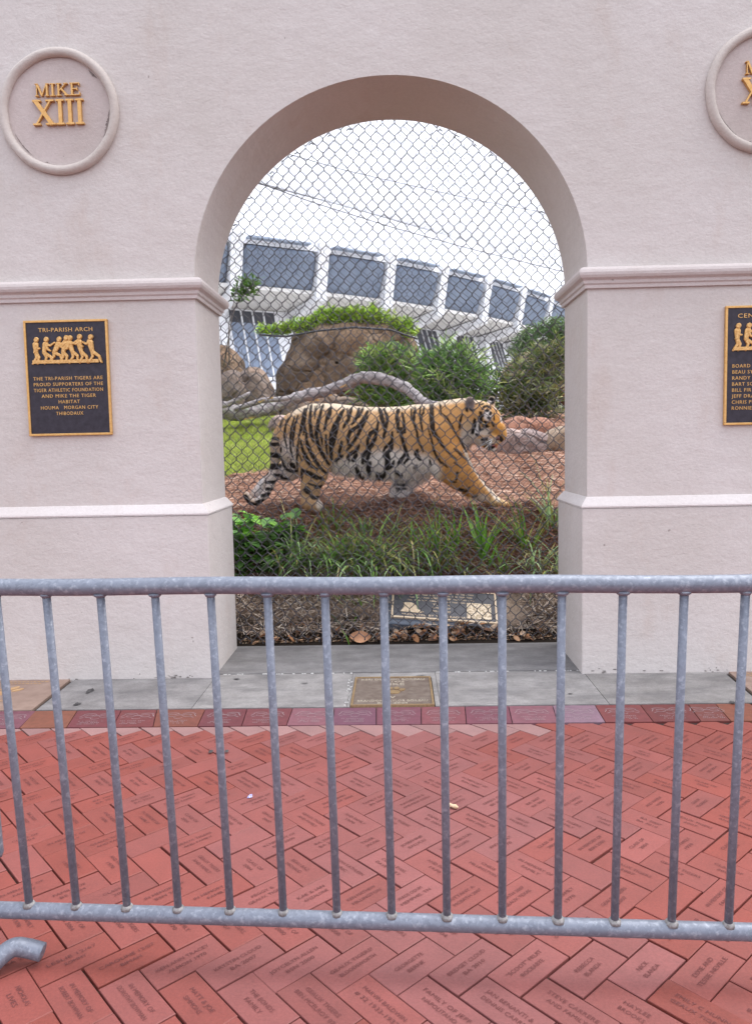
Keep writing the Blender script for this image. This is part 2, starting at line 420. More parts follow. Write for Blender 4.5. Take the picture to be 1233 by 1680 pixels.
TEXTS = """242,1556,CAROLINE 12/07|BIMAH;327,1560,KEN ANN TRACEY|ALMON 1970;160,1549,LESLIE 12/67|ROMMY;402,1577,KRYSTIN CLOUD|BA 2007
88,1606,NICHOLAS|LIVES;170,1618,IN MEMORY OF|ROBERT BOWMAN;258,1628,IN MEMORY OF|DOROTHY BOWMAN;352,1630,MATT & JOE|SIMMONS;443,1636,THE BONDS|FAMILY
502,1566,JOYCELYN ALLEN|BSN 2000;597,1577,GEAUX TIGERS!|BLOODSWORTH;684,1577,GEORGETTE|BERNE;775,1583,BRIDGET CLOUD|BA 2010;533,1641,GEAUX TIGERS|BEN MCELROY 07
638,1645,MARVIN BALDWIN|# 32 1933-1937;735,1648,FAMILY OF JEFF|NAPOLITANO;838,1652,JAN BENANTI &|DENNIS CARRE;864,1583,"SCOOT" FRUIT|ROCKABYE;961,1590,REBECCA|BLANDA
1056,1590,NICK|BLANDA;1154,1590,DIXIE AND|TESSIE NEVILLE;929,1655,STEVE CARRERE|AND FAMILY;1031,1658,HAYLEE|BROOKS;1137,1658,EMILY C HUNN|GEAUX TIGERS;1218,1648,DAVIN|BREWER
609,1466,KEN MATHEW|MILLINGTON;695,1464,WADE ODUM|MEMPHIS, TN;775,1468,BRITTANY A.|MCBATH 2007;857,1471,MCBATH 2007|GEAUX TEXAS;451,1457,PEGGY &|GEAUX TIGERS;529,1461,KAE & IAN|ANZALONE
764,1308,MATTHEW H|TRAMUTO;700,1306,KATHERINE B|ANDREW ISBELL;696,1376,JOSEPHINE|BALUCKI;768,1377,MARIAH SHELTON|MCCORD;621,1379,TIGER|JACOB;802,1411,CHRIS|MILLINGTON;577,1301,SEAN KEVIN|CLASS OF 2004
591,1408,HANNAH KATHLEEN|LYRIC;505,1408,BEAU RAZ|MICHAUD;666,1418,COEN LEWIS|DAVE PERRY"""
named = []
for ln in TEXTS.replace('\n', ';').split(';'):
    x, y, s = ln.split(',', 2); p = floor_at(float(x), float(y)); named.append((np.array(p[:2]), s))
POOL = ['IN MEMORY OF|FAMILY', 'GEAUX TIGERS|2007', 'FAMILY OF|BS 2004', 'CLASS OF|2004', 'GEAUX|TIGERS!', 'BA 2007|BA 2010', 'AND FAMILY|1970', 'IN MEMORY OF|BSN 2000', 'GEAUX TIGERS|AND FAMILY']
used = {}
for p, s in named:
    k = min((n for n in range(len(bricks)) if n not in used), key=lambda n: np.linalg.norm(bricks[n][0]-p))
    used[k] = s
tx = MB()
for n, (c, z, kind) in enumerate(bricks):
    if abs(c[0]) > 2.6 or c[1] < .4: continue
    s = used.get(n) or (random.choice(POOL) if random.random() < .93 else '')
    if not s: continue
    d = (BU if kind == 0 else BV); d = d/np.linalg.norm(d); up = np.array([-d[1], d[0]])
    a, bb = s.split('|')
    hgt = .0118
    for line, off in ((a, .012), (bb, -.012)):
        w = min(.16, .0102*len(line)+.004)
        put_text(tx, line, (*(c+up*off), z+.0016), (*d, 0), (*up, 0), hgt, width=w)
tag(tx.build('engraved_lettering', m_engr, paving), label='dark engraved names on the red bricks')

# border tiles
jb = [-1.775,-1.554,-1.338,-1.150,-.943,-.738,-.531,-.319,-.118,.088,.294,.503,.709,.924,1.14,1.3535,1.4877,1.70]
jt = [-1.81,-1.599,-1.379,-1.203,-.964,-.757,-.533,-.329,-.124,.095,.307,.518,.731,.935,1.152,1.381,1.512,1.73]
tc = [(165,105,75),(135,65,75),(140,68,70),(152,88,66),(130,65,75),(142,76,84),(172,118,132),(142,98,124),(150,95,115),(166,100,110),(150,90,110),(170,115,130),(176,150,170),(150,75,75),(130,62,60),(140,76,66),(165,102,72),(130,56,65)]
def lin(c): return np.array([(x/255/12.92 if x < 11 else ((x/255+.055)/1.055)**2.4) for x in c])
tb = MB(); te = MB()
def rule_line(mb, p, q, z, w):
    d = np.array(q, float)-p; L = np.linalg.norm(d); o = np.array([-d[1], d[0]])/L*w/2
    p = np.array(p, float); q = np.array(q, float)
    mb.add([(*(p-o), z), (*(q-o), z), (*(q+o), z), (*(p+o), z)], [(0, 1, 2, 3)])
def arc(mb, cx, cy, rx, ry, a0, a1, z, w, n=8):
    P = [(cx+rx*math.cos(math.radians(a0+(a1-a0)*k/n)), cy+ry*math.sin(math.radians(a0+(a1-a0)*k/n))) for k in range(n+1)]
    for p, q in zip(P[:-1], P[1:]): rule_line(mb, p, q, z, w)
for k in range(-6, 24):
    if 0 <= k < len(jb)-1: x0, x1, X0, X1 = jb[k], jb[k+1], jt[k], jt[k+1]; c = lin(tc[k])*.60
    else:
        x0 = jb[0]+.207*k if k < 0 else jb[-1]+.207*(k-len(jb)+1); x1 = x0+.207; X0, X1 = x0-.03, x1-.03
        c = lin(random.choice(tc))*.60
    c = c*.66+np.array([.155, .05, .05])*.34; g = .002
    y0, y1 = 3.560, 3.797
    tb.hexa([(x0+g,y0,-.03),(x1-g,y0,-.03),(X1-g,y1,-.03),(X0+g,y1,-.03),(x0+g,y0,.0005),(x1-g,y0,.0005),(X1-g,y1,.0005),(X0+g,y1,.0005)], c)
    if k in (0, 16): continue
    cx, cy, z = (x0+x1+X0+X1)/4, 3.705, .002
    w = .0032
    for sgn in (-1, 1):                      # engraved tiger eyes emblem: two eyes under brows with whisker strokes
        arc(te, cx+sgn*.036, cy, .022, .017, 20, 160, z, w); arc(te, cx+sgn*.036, cy, .022, .014, 200, 340, z, w)
        arc(te, cx+sgn*.04, cy+.012, .036, .026, 25, 150, z, w)
        rule_line(te, (cx+sgn*.066, cy+.02), (cx+sgn*.08, cy-.01), z, w); rule_line(te, (cx+sgn*.058, cy-.016), (cx+sgn*.074, cy-.028), z, w)
    arc(te, cx, cy-.028, .02, .012, 180, 360, z, w); arc(te, cx, cy-.022, .03, .03, 60, 120, z, w*1.6)
    for yy, L in ((3.638, .062), (3.618, .048), (3.60, .055)):
        n = int(L*2/.0085)
        for m in range(n):
            if random.random() < .8: rule_line(te, (cx-L+m*.0085, yy), (cx-L+m*.0085+.0055, yy), z, .0045)
border = tag(tb.build('tile_border', m_tile), kind='structure')
te.build('tile_emblems', m_tileline, border)

# concrete apron (front strip in two slabs and a slab between the piers)
cb = MB()
def slab(x0, x1, y0, y1, z, c=(1, 1, 1), skew0=0, skew1=0):
    cb.hexa([(x0,y0,-.04),(x1,y0,-.04),(x1+skew1,y1,-.04),(x0+skew0,y1,-.04),(x0,y0,z),(x1,y0,z),(x1+skew1,y1,z),(x0+skew0,y1,z)], c)
for xs, sk, c in (((-1.806, -1.035), (-.02, 0), (.93,.93,.94)), ((-1.032, -.27), (0, 0), (1.06,1.06,1.06)), ((.19, 1.005), (0, 0), (1.06,1.06,1.06)), ((1.008, 1.724), (0, .04), (.98,.98,.97))):
    slab(xs[0], xs[1], 3.801, 4.378, .004, c, sk[0], sk[1])
slab(-.268, .188, 4.285, 4.378, .004, (1.06,)*3); slab(-.268, -.254, 3.801, 4.284, .004, (1.05,)*3); slab(.165, .188, 3.801, 4.284, .004, (1.05,)*3)
slab(2.2, 5.5, 3.801, 4.378, .004, (.95,)*3, 0, 0); slab(-5.5, -2.40, 3.801, 4.378, .004, (.95,)*3, 0, 0)
slab(-1.3, 1.3, 4.384, 5.035, .006, (.80,.81,.83))
apron = tag(cb.build('concrete_apron', m_conc), kind='structure')
b = MB(); b.box((-6, 3.55, -.2), (6, 5.06, -.010)); b.build('joint_bed', m_dark, apron)
b = MB()                                        # pale patching mortar and stains along the joints
for x in np.arange(-1.0, 1.0, .013):
    if abs(x+.04) < .235 or rng.random() < .6: continue
    s = rng.uniform(.002, .007); b.box((x, 4.372-s*.4, .003), (x+rng.uniform(.004, .016), 4.378+s*.3, .0058+rng.uniform(0, .002)))
for k in range(22):
    x = rng.uniform(-.29, -.264); y = rng.uniform(3.81, 4.27); s = rng.uniform(.003, .008)
    b.box((x, y, .003), (x+s, y+s*1.3, .0065))
b.build('mortar_crumbs', simple('pale mortar', (.5, .49, .47), (.68, .67, .65), 60, .95), apron)
b = MB()
for px, py, rx, ry in ((148,1132,.020,.045),(127,1154,.018,.028),(388,1113,.018,.010),(361,1232,.012,.03),(346,1232,.010,.02),(372,1231,.010,.018),(1200,1151,.014,.02),(935,1137,.012,.008),(500,1120,.02,.006),(690,1107,.03,.006)):
    p = floor_at(px, py, .0105); n = 12
    ring = [(p.x+rx*math.cos(6.283*k/n)*rng.uniform(.55, 1.2), p.y+ry*math.sin(6.283*k/n)*rng.uniform(.55, 1.2), .0085) for k in range(n)]
    b.add(ring, [tuple(range(n))])
b.build('dark_stain', simple('tar stain', (.035, .033, .035), (.10, .095, .095), 70, .8), apron)

# brown pavers with paw prints
def paw(mb, cx, cy, z, s, dx=(1, 0), dy=(0, 1), h=.003):
    dx = np.array(dx, float); dy = np.array(dy, float)
    def blob(x, y, rx, ry, an=0):
        P = []
        for k in range(14):
            t = 6.283*k/14; u, v = rx*math.cos(t), ry*math.sin(t); u, v = u*math.cos(an)-v*math.sin(an), u*math.sin(an)+v*math.cos(an)
            P.append(np.array([cx, cy])+s*((x+u)*dx+(y+v)*dy))
        m = len(P)
        mb.add([(p[0], p[1], z-.002) for p in P]+[(p[0], p[1], z+h) for p in P], [tuple(range(m, 2*m))]+[(k, (k+1) % m, m+(k+1) % m, m+k) for k in range(m)])
    blob(0, -.25, .48, .38); blob(-.62, .28, .20, .30, .5); blob(-.24, .62, .2, .32, .15); blob(.24, .62, .2, .32, -.15); blob(.62, .28, .2, .3, -.5)
def paw_paver(x0, x1, X0, X1, label):
    t = thing('paw_print_paver', ((x0+x1)/2, 4.05, 0), label, 'paver', 'brown pavers along the wall foot')
    m = MB(); m.hexa([(x0,3.803,-.03),(x1,3.803,-.03),(X1,4.343,-.03),(X0,4.343,-.03),(x0,3.803,.006),(x1,3.803,.006),(X1,4.343,.006),(X0,4.343,.006)])
    m.build('slab', simple('brown paver', (.25, .17, .135), (.33, .235, .19), 12, .6, 0, .35, 150, .2, .001), t, bevel=.003)
    p = MB(); paw(p, (x0+x1)/2-.01, 4.09, .007, .10, (1, .1), (.15, 1), .0016)
    for yy, L in ((4.27, .15), (4.235, .13), (3.94, .1), (3.90, .07)):
        k = -L
        while k < L:
            w = rng.uniform(.008, .02); rule_line(p, ((x0+x1)/2+k, yy), ((x0+x1)/2+k+w, yy), .0078, .011); k += w+.008
    p.build('paw_print', simple('ochre print', (.42, .25, .12), (.5, .32, .17), 30, .7), t)
paw_paver(-2.39, -1.83, -2.41, -1.85, 'brown paver with ochre paw print at the wall foot under the TRI-PARISH ARCH plaque')
paw_paver(1.745, 2.19, 1.79, 2.195, 'brown paver at the right edge of the photo, behind the last bars of the barrier')

# bronze plaque set in the concrete
t = thing('floor_plaque', (-.045, 4.03, 0), 'worn bronze plaque with paw print set flat in the concrete before the arch', 'plaque')
x0, x1, y0, y1 = -.251, .160, 3.803, 4.280
m = MB(); m.box((x0+.004, y0+.004, -.02), (x1-.004, y1-.004, .0065)); m.build('plate', m_bronze, t)
m = MB()
for a in (((x0, y0), (x1, y0+.011)), ((x0, y1-.011), (x1, y1)), ((x0, y0+.011), (x0+.010, y1-.011)), ((x1-.010, y0+.011), (x1, y1-.011))): m.box((*a[0], -.02), (*a[1], .011))
m.build('frame', m_bronzehi, t)
m = MB(); cx = (x0+x1)/2
for s, yy, hh, w in (('KERI DISTASIO BOILEAU', 4.235, .026, .34), ('BS 1974', 4.195, .02, .12), ('MIKE', 4.150, .040, .12), ('V', 3.93, .034, None), ('BRANDON TAYLOR BOILEAU', 3.875, .026, .35), ('BS & 2004', 3.838, .022, .15)):
    put_text(m, s, (cx, yy, .0075), (1, 0, 0), (0, 1, 0), hh, .002, width=w)
m.build('lettering', m_brass_txt, t)
m = MB(); paw(m, cx+.004, 4.03, .0075, .072, h=.003); m.build('paw_print', m_bronzehi, t)

# ------------------------------------------------------------------ the wall with its arch
def build_wall():
    t = thing('arch_wall', (0, YF, 0), 'pink stucco wall with a round arched opening and moulded piers', 'wall')
    xc, r = (XL+XR)/2, (XR-XL)/2; zs = 2.165
    arcp = [(xc-r*math.cos(math.pi*k/64), zs+(1.043/r)*r*math.sin(math.pi*k/64)) for k in range(65)]
    outl = [(-6.5, -.05), (XL, -.05)]+arcp+[(XR, -.05), (6.5, -.05), (6.5, 4.12), (-6.5, 4.12)]
    bm = bmesh.new()
    vf = [bm.verts.new((x, YF-0, z)) for x, z in outl]; vb = [bm.verts.new((x, YB, z)) for x, z in outl]
    bm.faces.new(vf); bm.faces.new(vb[::-1]); n = len(outl)
    for i in range(n): bm.faces.new((vf[i], vb[i], vb[(i+1) % n], vf[(i+1) % n]))
    bm.verts.index_update(); bm.edges.ensure_lookup_table()
    es = [e for e in bm.edges if len({v.index for v in e.verts} & set(range(1, 68))) == 2 and e.verts[0].co.y == e.verts[1].co.y == YF]
    bmesh.ops.bevel(bm, geom=es, offset=.010, segments=3, affect='EDGES', profile=.5)
    bmesh.ops.triangulate(bm, faces=[f for f in bm.faces if len(f.verts) > 4])
    me = bpy.data.meshes.new('wall_body'); bm.to_mesh(me); bm.free()
    me.materials.append(m_wall)
    o = bpy.data.objects.new('wall_body', me); COL.objects.link(o); o.parent = t
    me.transform(Matrix.Translation((0, -YF, 0)))
    for sgn, xe, lab in ((-1, XL, None), (1, XR, None)):
        # base with sloped top
        p = .034; xo = 6.5*sgn; xi = xe-sgn*p
        ring = lambda z, q: [(xo, YF-q, z), (xe-sgn*q, YF-q, z), (xe-sgn*q, YB+q, z), (xo, YB+q, z)]
        m = MB(); m.hexa([ (x, y, z) for x, y, z in ring(-.04, p)]+ring(.915, p))
        m.build('pier_base', m_wall, t, bevel=.006)
        m = MB()
        prof = [(p+.004, .9155), (p+.006, .924), (p+.001, .934), (.006, .972), (-.004, .976), (-.004, .9155)]
        V = []; F = []
        for q, z in prof: V += [(xo, YF-q, z), (xe-sgn*q, YF-q, z), (xe-sgn*q, YB+q, z), (xo, YB+q, z)]
        k = len(prof)
        for i in range(k-1):
            for j in range(3): F.append((i*4+j, i*4+j+1, (i+1)*4+j+1, (i+1)*4+j))
        m.add(V, F); m.build('ledge', m_ledge, t, smooth=False)
        # impost cornice
        prof = [(-.004, 2.083), (.016, 2.083), (.018, 2.100), (.026, 2.107), (.028, 2.122), (.034, 2.127), (.046, 2.134), (.053, 2.146), (.055, 2.160), (.051, 2.174), (.043, 2.183), (.030, 2.190), (-.004, 2.194)]
        V = []; F = []; k = len(prof)
        for q, z in prof: V += [(xo, YF-q, z), (xe-sgn*q, YF-q, z), (xe-sgn*q, YB+q, z), (xo, YB+q, z)]
        for i in range(k-1):
            for j in range(3): F.append((i*4+j, i*4+j+1, (i+1)*4+j+1, (i+1)*4+j))
        m = MB(); m.add(V, F); m.build('cornice', m_trim, t)
    for cx, cz, line2, lab in ((-1.757, 3.070, 'XIII', 'medallion lettered MIKE XIII'), (1.945, 3.067, 'XI', 'medallion cut off by the right edge of the photo')):
        m = MB(); N = 96; K = 14
        V = []; F = []
        for i in range(N):
            a = 6.2832*i/N; wob = .0008*math.sin(5*a+1)+.0007*math.sin(11*a)
            for k in range(K):
                q = 6.2832*k/K; R = .297+wob+.0235*math.cos(q)
                V.append((cx+R*math.cos(a), YF-.014-.026*math.sin(q), cz+R*math.sin(a)*1.015))
        for i in range(N):
            for k in range(K): F.append((i*K+k, ((i+1) % N)*K+k, ((i+1) % N)*K+(k+1) % K, i*K+(k+1) % K))
        m.add(V, F); md = m.build('medallion', m_ring, t, smooth=True); md['label'] = lab
        m = MB(); ring = [(cx+.29*math.cos(6.2832*i/N), cz+.294*math.sin(6.2832*i/N)) for i in range(N)]
        m.add([(x, YF-.004, z) for x, z in ring], [tuple(range(N))]); m.build('disc', m_disc, md)
        m = MB()
        s1 = 'MIKE'
        serif_text(m, s1, cx+.003, cz+.078, .064, .245, YF-.005, .017)
        if line2 == 'XIII': serif_text(m, 'XIII', cx+.002, cz-.070, .130, .278, YF-.005, .019)
        else: serif_text(m, 'XI', cx-.055, cz-.070, .130, .16, YF-.005, .019)
        m.build('lettering', m_gold, md)
        m = MB()                                   # cracks and dark stains inside the rim
        for a0, a1, w in ((200, 236, .006), (-32, 2, .013), (38, 52, .012), (250, 254, .006)):
            n = 24; P = []; Q = []
            for k in range(n+1):
                a = math.radians(a0+(a1-a0)*k/n); s = math.sin(math.pi*k/n)*w*rng.uniform(.5, 1.2)
                P.append((cx+.266*math.cos(a), YF-.0055, cz+.270*math.sin(a))); Q.append((cx+(.266-s)*math.cos(a), YF-.0055, cz+(.270-s)*math.sin(a)))
            m.add(P+Q, [(k, k+1, n+2+k, n+1+k) for k in range(n)])
        m.build('stain', simple('rim stain', (.16, .135, .125), (.34, .28, .26), 70, .95), md)
    m = MB(); r = np.random.default_rng(77)            # mould flecks along the foot of the wall and in the corner joints
    for xa, xb, N in ((-1.9, -1.06, 34), (1.0, 1.8, 30)):
        for k in range(N):
            x = r.uniform(xa, xb)
            if noise.noise((x*6, 1, 2)) < -.05: continue
            z = .006+abs(r.normal(0, .012)); w, h = r.uniform(.004, .016), r.uniform(.0015, .005); n = 7
            m.add([(x+w*math.cos(6.283*i/n)*r.uniform(.5, 1), YF-.0355-.0002*(k % 5), z+h*math.sin(6.283*i/n)*r.uniform(.5, 1)) for i in range(n)], [tuple(range(n))])
    m.build('mould_flecks', simple('mould', (.09, .08, .075), (.30, .265, .25), 90, .95), t)['kind'] = 'stuff'
    return t
build_wall()

# ------------------------------------------------------------------ bronze plaques on the wall
def capsule2d(mb, p, q, r0, r1, y0, y1):
    p = np.array(p, float); q = np.array(q, float); d = q-p; L = np.linalg.norm(d)+1e-9; a0 = math.atan2(d[1], d[0]); P = []
    for k in range(7): a = a0+math.pi/2+math.pi*k/6; P.append(p+r0*np.array([math.cos(a), math.sin(a)]))
    for k in range(7): a = a0-math.pi/2+math.pi*k/6; P.append(q+r1*np.array([math.cos(a), math.sin(a)]))
    c = sum(P)/len(P); m = len(P); I = [c+(x-c)*.72 for x in P]
    mb.add([(x[0], y0, x[1]) for x in P]+[(x[0], (y0+2*y1)/3, x[1]) for x in P]+[(x[0], y1, x[1]) for x in I],
           [(k, (k+1) % m, m+(k+1) % m, m+k) for k in range(m)]+[(m+k, m+(k+1) % m, 2*m+(k+1) % m, 2*m+k) for k in range(m)]+[tuple(range(2*m, 3*m))])
FIG = [ # x, lean, head dy, arm targets (dx, dz) -> crude football players pushing and running
 (.00, .00, 0, [(.05, -.05), (-.02, -.10)], [(-.02, 0), (.03, 0)]),
 (.085, .02, 0, [(.12, .02), (.06, -.08)], [(.02, 0), (.11, .005)]),
 (.19, .05, .0, [(.10, .06), (.12, -.06)], [(-.03, .02), (.10, .03)]),
 (.285, .03, .012, [(.07, -.05), (-.07, -.02)], [(-.03, 0), (.05, .02)]),
 (.385, -.03, .01, [(.09, .02), (-.06, -.08)], [(-.02, 0), (.07, .02)]),
 (.475, -.02, .02, [(-.08, -.01), (.05, -.06)], [(.0, 0), (.08, 0)]),
 (.59, -.02, .015, [(-.09, .0), (.03, -.09)], [(-.02, 0), (.11, .0)])]
def plaque(x0, z0, w, h, label, title, lines, left=False):
    t = thing('wall_plaque', (x0+w/2, YF, z0+h/2), label, 'plaque', 'bronze plaques on the wall')
    m = MB(); m.box((x0+.003, YF-.016, z0+.003), (x0+w-.003, YF-.0005, z0+h-.003)); m.build('plate', m_plq, t)
    m = MB(); e = .012
    for a, c in (((x0, z0), (x0+w, z0+e)), ((x0, z0+h-e), (x0+w, z0+h)), ((x0, z0+e), (x0+e, z0+h-e)), ((x0+w-e, z0+e), (x0+w, z0+h-e))): m.box((a[0], YF-.022, a[1]), (c[0], YF-.003, c[1]))
    m.build('frame', m_gold, t, bevel=.002)
    m = MB(); yt = YF-.0168
    tw = w*.645 if not left else .135
    put_text(m, title, (x0+w/2 if not left else x0+.064+tw/2, yt, z0+h*.915), (1, 0, 0), (0, 0, 1), .0215, .003, 1.12, width=tw)
    for i, s in enumerate(lines):
        zz = z0+h*(.497-.0508*i)
        if left:
            V, F = text_geo(s, .5, 1.15); put_text(m, s, (x0+.04+(V[:, 0].max()-V[:, 0].min())/2*.018/.69, yt, zz), (1, 0, 0), (0, 0, 1), .018, .003, 1.15)
        else: put_text(m, s, (x0+w/2, yt, zz), (1, 0, 0), (0, 0, 1), .018, .003, 1.16, width=min(w*.83, .0166*len(s)))
    m.build('lettering', m_gold, t)
    m = MB(); s = .80*w/.70; ox = x0+w*.115; oz = z0+h*.655; dd = [YF-.016, YF-.026]
    m.box((ox-.018*s, YF-.027, z0+h*.628), (ox+.675*s, YF-.016, z0+h*.628+.018))
    for k, (fx, lean, hd, arms, legs) in enumerate(FIG):
        fx *= s; hip = np.array([ox+fx+.01, oz+.042]); sh = hip+np.array([lean*s, .043+hd*s]); dd[1] = YF-.026-.0008*k
        capsule2d(m, hip, sh, .0105, .0165, *dd)
        capsule2d(m, sh+(.004, .024), sh+(.006, .028), .0125, .013, YF-.016, dd[1]-.002)
        for n, a in enumerate(arms):
            e2 = sh+np.array(a)*s*.8; el = (sh+e2)/2+(0, -.010); q = dd[1]-.001-.0007*n
            capsule2d(m, sh, el, .0072, .0062, YF-.016, q); capsule2d(m, el, e2, .006, .005, YF-.016, q-.0003)
        for n, g in enumerate(legs):
            f = np.array([ox+fx+g[0]*s, oz-.016+g[1]*s]); kn = (hip+f)/2+(.012, .004); q = dd[1]+.0012-.0005*n
            capsule2d(m, hip, kn, .0100, .0075, YF-.016, q); capsule2d(m, kn, f, .0072, .0055, YF-.016, q-.0003)
    m.build('relief', m_goldrough, t)
plaque(-2.010, 1.363, .458, .622, 'dark bronze plaque headed TRI-PARISH ARCH under the MIKE XIII medallion', 'TRI-PARISH ARCH',
       ['THE TRI-PARISH TIGERS ARE', 'PROUD SUPPORTERS OF THE', 'TIGER ATHLETIC FOUNDATION', 'AND MIKE THE TIGER', 'HABITAT', 'HOUMA   MORGAN CITY', 'THIBODAUX'])
plaque(1.745, 1.347, .458, .626, 'dark bronze plaque headed CENL with a list of names, cut by the right photo edge', 'CENLA', ['BOARD S', 'BEAU SY', 'RANDY T', 'BART SC', 'BILL FIR', 'JEFF DRA', 'CHRIS PE', 'RONNIE'], left=True)

# ------------------------------------------------------------------ crowd barrier
BT, BANG, BD = .0814, -.05464, 1.75
bn = np.array([-math.sin(BANG)*math.cos(BT), math.cos(BANG)*math.cos(BT), math.sin(BT)]); bt_ = np.array([math.cos(BANG), math.sin(BANG), 0]); bu_ = np.cross(bt_, bn)
def bar_at(px, py):
    d = np.array(cam_dir(px-616.5, FPX, 840-py)); return d*BD/(bn@d)+np.array([0, 0, EYE])
BARS = [(-22,-42),(0,41),(73,125),(161,208),(251,291),(342,376),(436,463),(529,553),(627,643),(725,734),(823,825),(919,918),(1021,1011),(1121,1105),(1223,1196),(1322,1288)]
def barrier():
    o0 = bar_at(616, 960); o1 = bar_at(616, 1511)
    s0, s1 = o0@bt_, o1@bt_; u0, u1 = o0@bu_, o1@bu_; nn = o0@bn
    P = lambda s, u, n=nn: bt_*s+bu_*u+bn*n
    sl = bar_at(-42, 1480)@bt_; sr = bar_at(1540, 1500)@bt_
    ss = [((bar_at(a, 968)@bt_)+(bar_at(c, 1505)@bt_))/2 for a, c in BARS]
    sp = np.polyfit(np.arange(len(ss)), ss, 1); ss = [sp[0]*k+sp[1]+(.0 if 0 < k < len(ss)-1 else 0) for k in range(len(ss)+8)]
    ss = [ss[k]*.35+(((bar_at(*[BARS[k][0], 968])@bt_)+(bar_at(BARS[k][1], 1505)@bt_))/2)*.65 if 1 < k < 15 else ss[k] for k in range(len(ss))]
    send0, send1 = ss[0]-.02, ss[-1]+.14
    base = P((send0+send1)/2, u1); t = thing('crowd_barrier', (base[0], base[1], 0), 'galvanised steel crowd barrier with vertical bars standing across the brick paving', 'barrier')
    m = MB(); q = np.linspace(send0, send1, 60); m.tube([P(s, u0+.0015*math.sin(s*9)) for s in q], .0205, 16); m.build('top_rail', m_galv, t, smooth=True)
    m = MB(); m.tube([P(s, u1) for s in q], .0205, 16); m.build('bottom_rail', m_galv, t, smooth=True)
    for s in (send0-.001, send1+.001):
        m = MB(); m.tube([P(s, u0+.02), P(s, u1-.02)], .0205, 14); m.build('end_post', m_galv, t, smooth=True)
    for k, s in enumerate(ss):
        m = MB(); m.tube([P(s, u0-.012), P(s, (u0+u1)/2), P(s, u1+.012)], .0097, 12); ob = m.build('bar', m_galv, t, smooth=True)
        for uu, sg in ((u1+.0195, 1), (u0-.0195, -1)):
            m = MB(); r = rng.uniform(.0135, .0165)
            m.tube([P(s, uu-sg*.004), P(s, uu+sg*.003), P(s, uu+sg*.006)], [r*1.15, r*.9, .0100], 12)
            m.build('weld', m_weld if sg > 0 else m_galv, ob, smooth=True)
    for s in (send1-.25,):
        m = MB(); g0 = P(s, u1); L = []
        for a in (-.36, -.34, -.28, -.18, 0, .18, .28, .34, .36):
            z = .02 if abs(a) > .3 else (.05 if abs(a) > .25 else .075)
            L.append((g0[0]-bn[0]*0+.0, g0[1]+a, z))
        m.tube(L, .019, 12); m.tube([g0+(0, 0, -.01), (g0[0], g0[1], .07)], .018, 12); m.build('foot', m_galv, t, smooth=True)
    return P, ss, u0, u1
BP, BS, BU0, BU1 = barrier()
# neighbouring barrier to the left: only a foot and the tip of a bar reach into the frame
e = floor_at(75, 1560, .022); 
t = thing('barrier_end', (e.x-.35, e.y, 0), 'second galvanised barrier, only its bent foot showing at the lower left edge', 'barrier')
f0 = np.array(at(70, 1562, 1.87)); f1 = np.array(at(48, 1556, 1.87)); f2 = np.array(at(24, 1552, 1.86)); f3 = np.array(at(4, 1566, 1.84)); f4 = np.array(at(-30, 1600, 1.80)); f5 = np.array(at(-75, 1640, 1.76))
ctrl = np.array([f5, f4, f3, f2, f1, f0]); tq = np.linspace(0, 5, 40); cv = np.stack([np.interp(tq, range(6), ctrl[:, a]) for a in range(3)], 1)
for _ in range(10): cv[1:-1] = (cv[:-2]+2*cv[1:-1]+cv[2:])/4
m = MB(); m.tube(cv, .0225, 18, cap=False); m.tube([f0, f0+(f0-f1)*.04], [.0225, .019], 18, cap=True)
m.build('foot', m_galv, t, smooth=True)
m = MB(); tip = np.array(at(-1, 1406, 2.0)); m.tube([tip, tip+(.0, .004, .012), tip+(-.03, .02, .62)], [.007, .0105, .0105], 12); m.build('hook_bar', m_galv, t, smooth=True)
m = MB(); q = tip+(-.03, .02, .62); m.tube([q+(.004, 0, 0), q+(-.5, .02, .01)], .0195, 12); q = f4; m.tube([q, q+(-.5, .1, .12)], .0205, 12)
m.tube([q+(-.5, .1, .12), tip+(-.53, .04, .63)], .0205, 12); m.build('frame', m_galv, t, smooth=True)

# small litter on the bricks
p = floor_at(742, 1323, .006)
t = MB(); pts = [np.array((p.x+.018*(k-2)/2, p.y-.012*(k-2)/2, .008)) for k in range(5)]; t.tube(pts, [.003, .008, .0055, .0085, .003], 10)
tag(t.build('peanut', simple('peanut shell', (.62, .45, .28), (.75, .58, .4), 90, .9, 0, .1, 200, .6, .002), smooth=True), 'pale peanut shell lying on the red bricks right of the middle bar', 'peanut')
p = floor_at(410, 1307, .004); t = MB(); t.add([(p.x-.009, p.y-.008, .002), (p.x+.010, p.y-.004, .004), (p.x+.006, p.y+.012, .009), (p.x-.010, p.y+.006, .003), (p.x, p.y+.002, .012)], [(0, 1, 4), (1, 2, 4), (2, 3, 4), (3, 0, 4), (3, 2, 1, 0)])
tag(t.build('wrapper_scrap', simple('foil', (.12, .12, .5), (.75, .74, .85), 120, .35, .2, .5)), 'tiny blue and white scrap of wrapper on the bricks left of centre', 'litter')

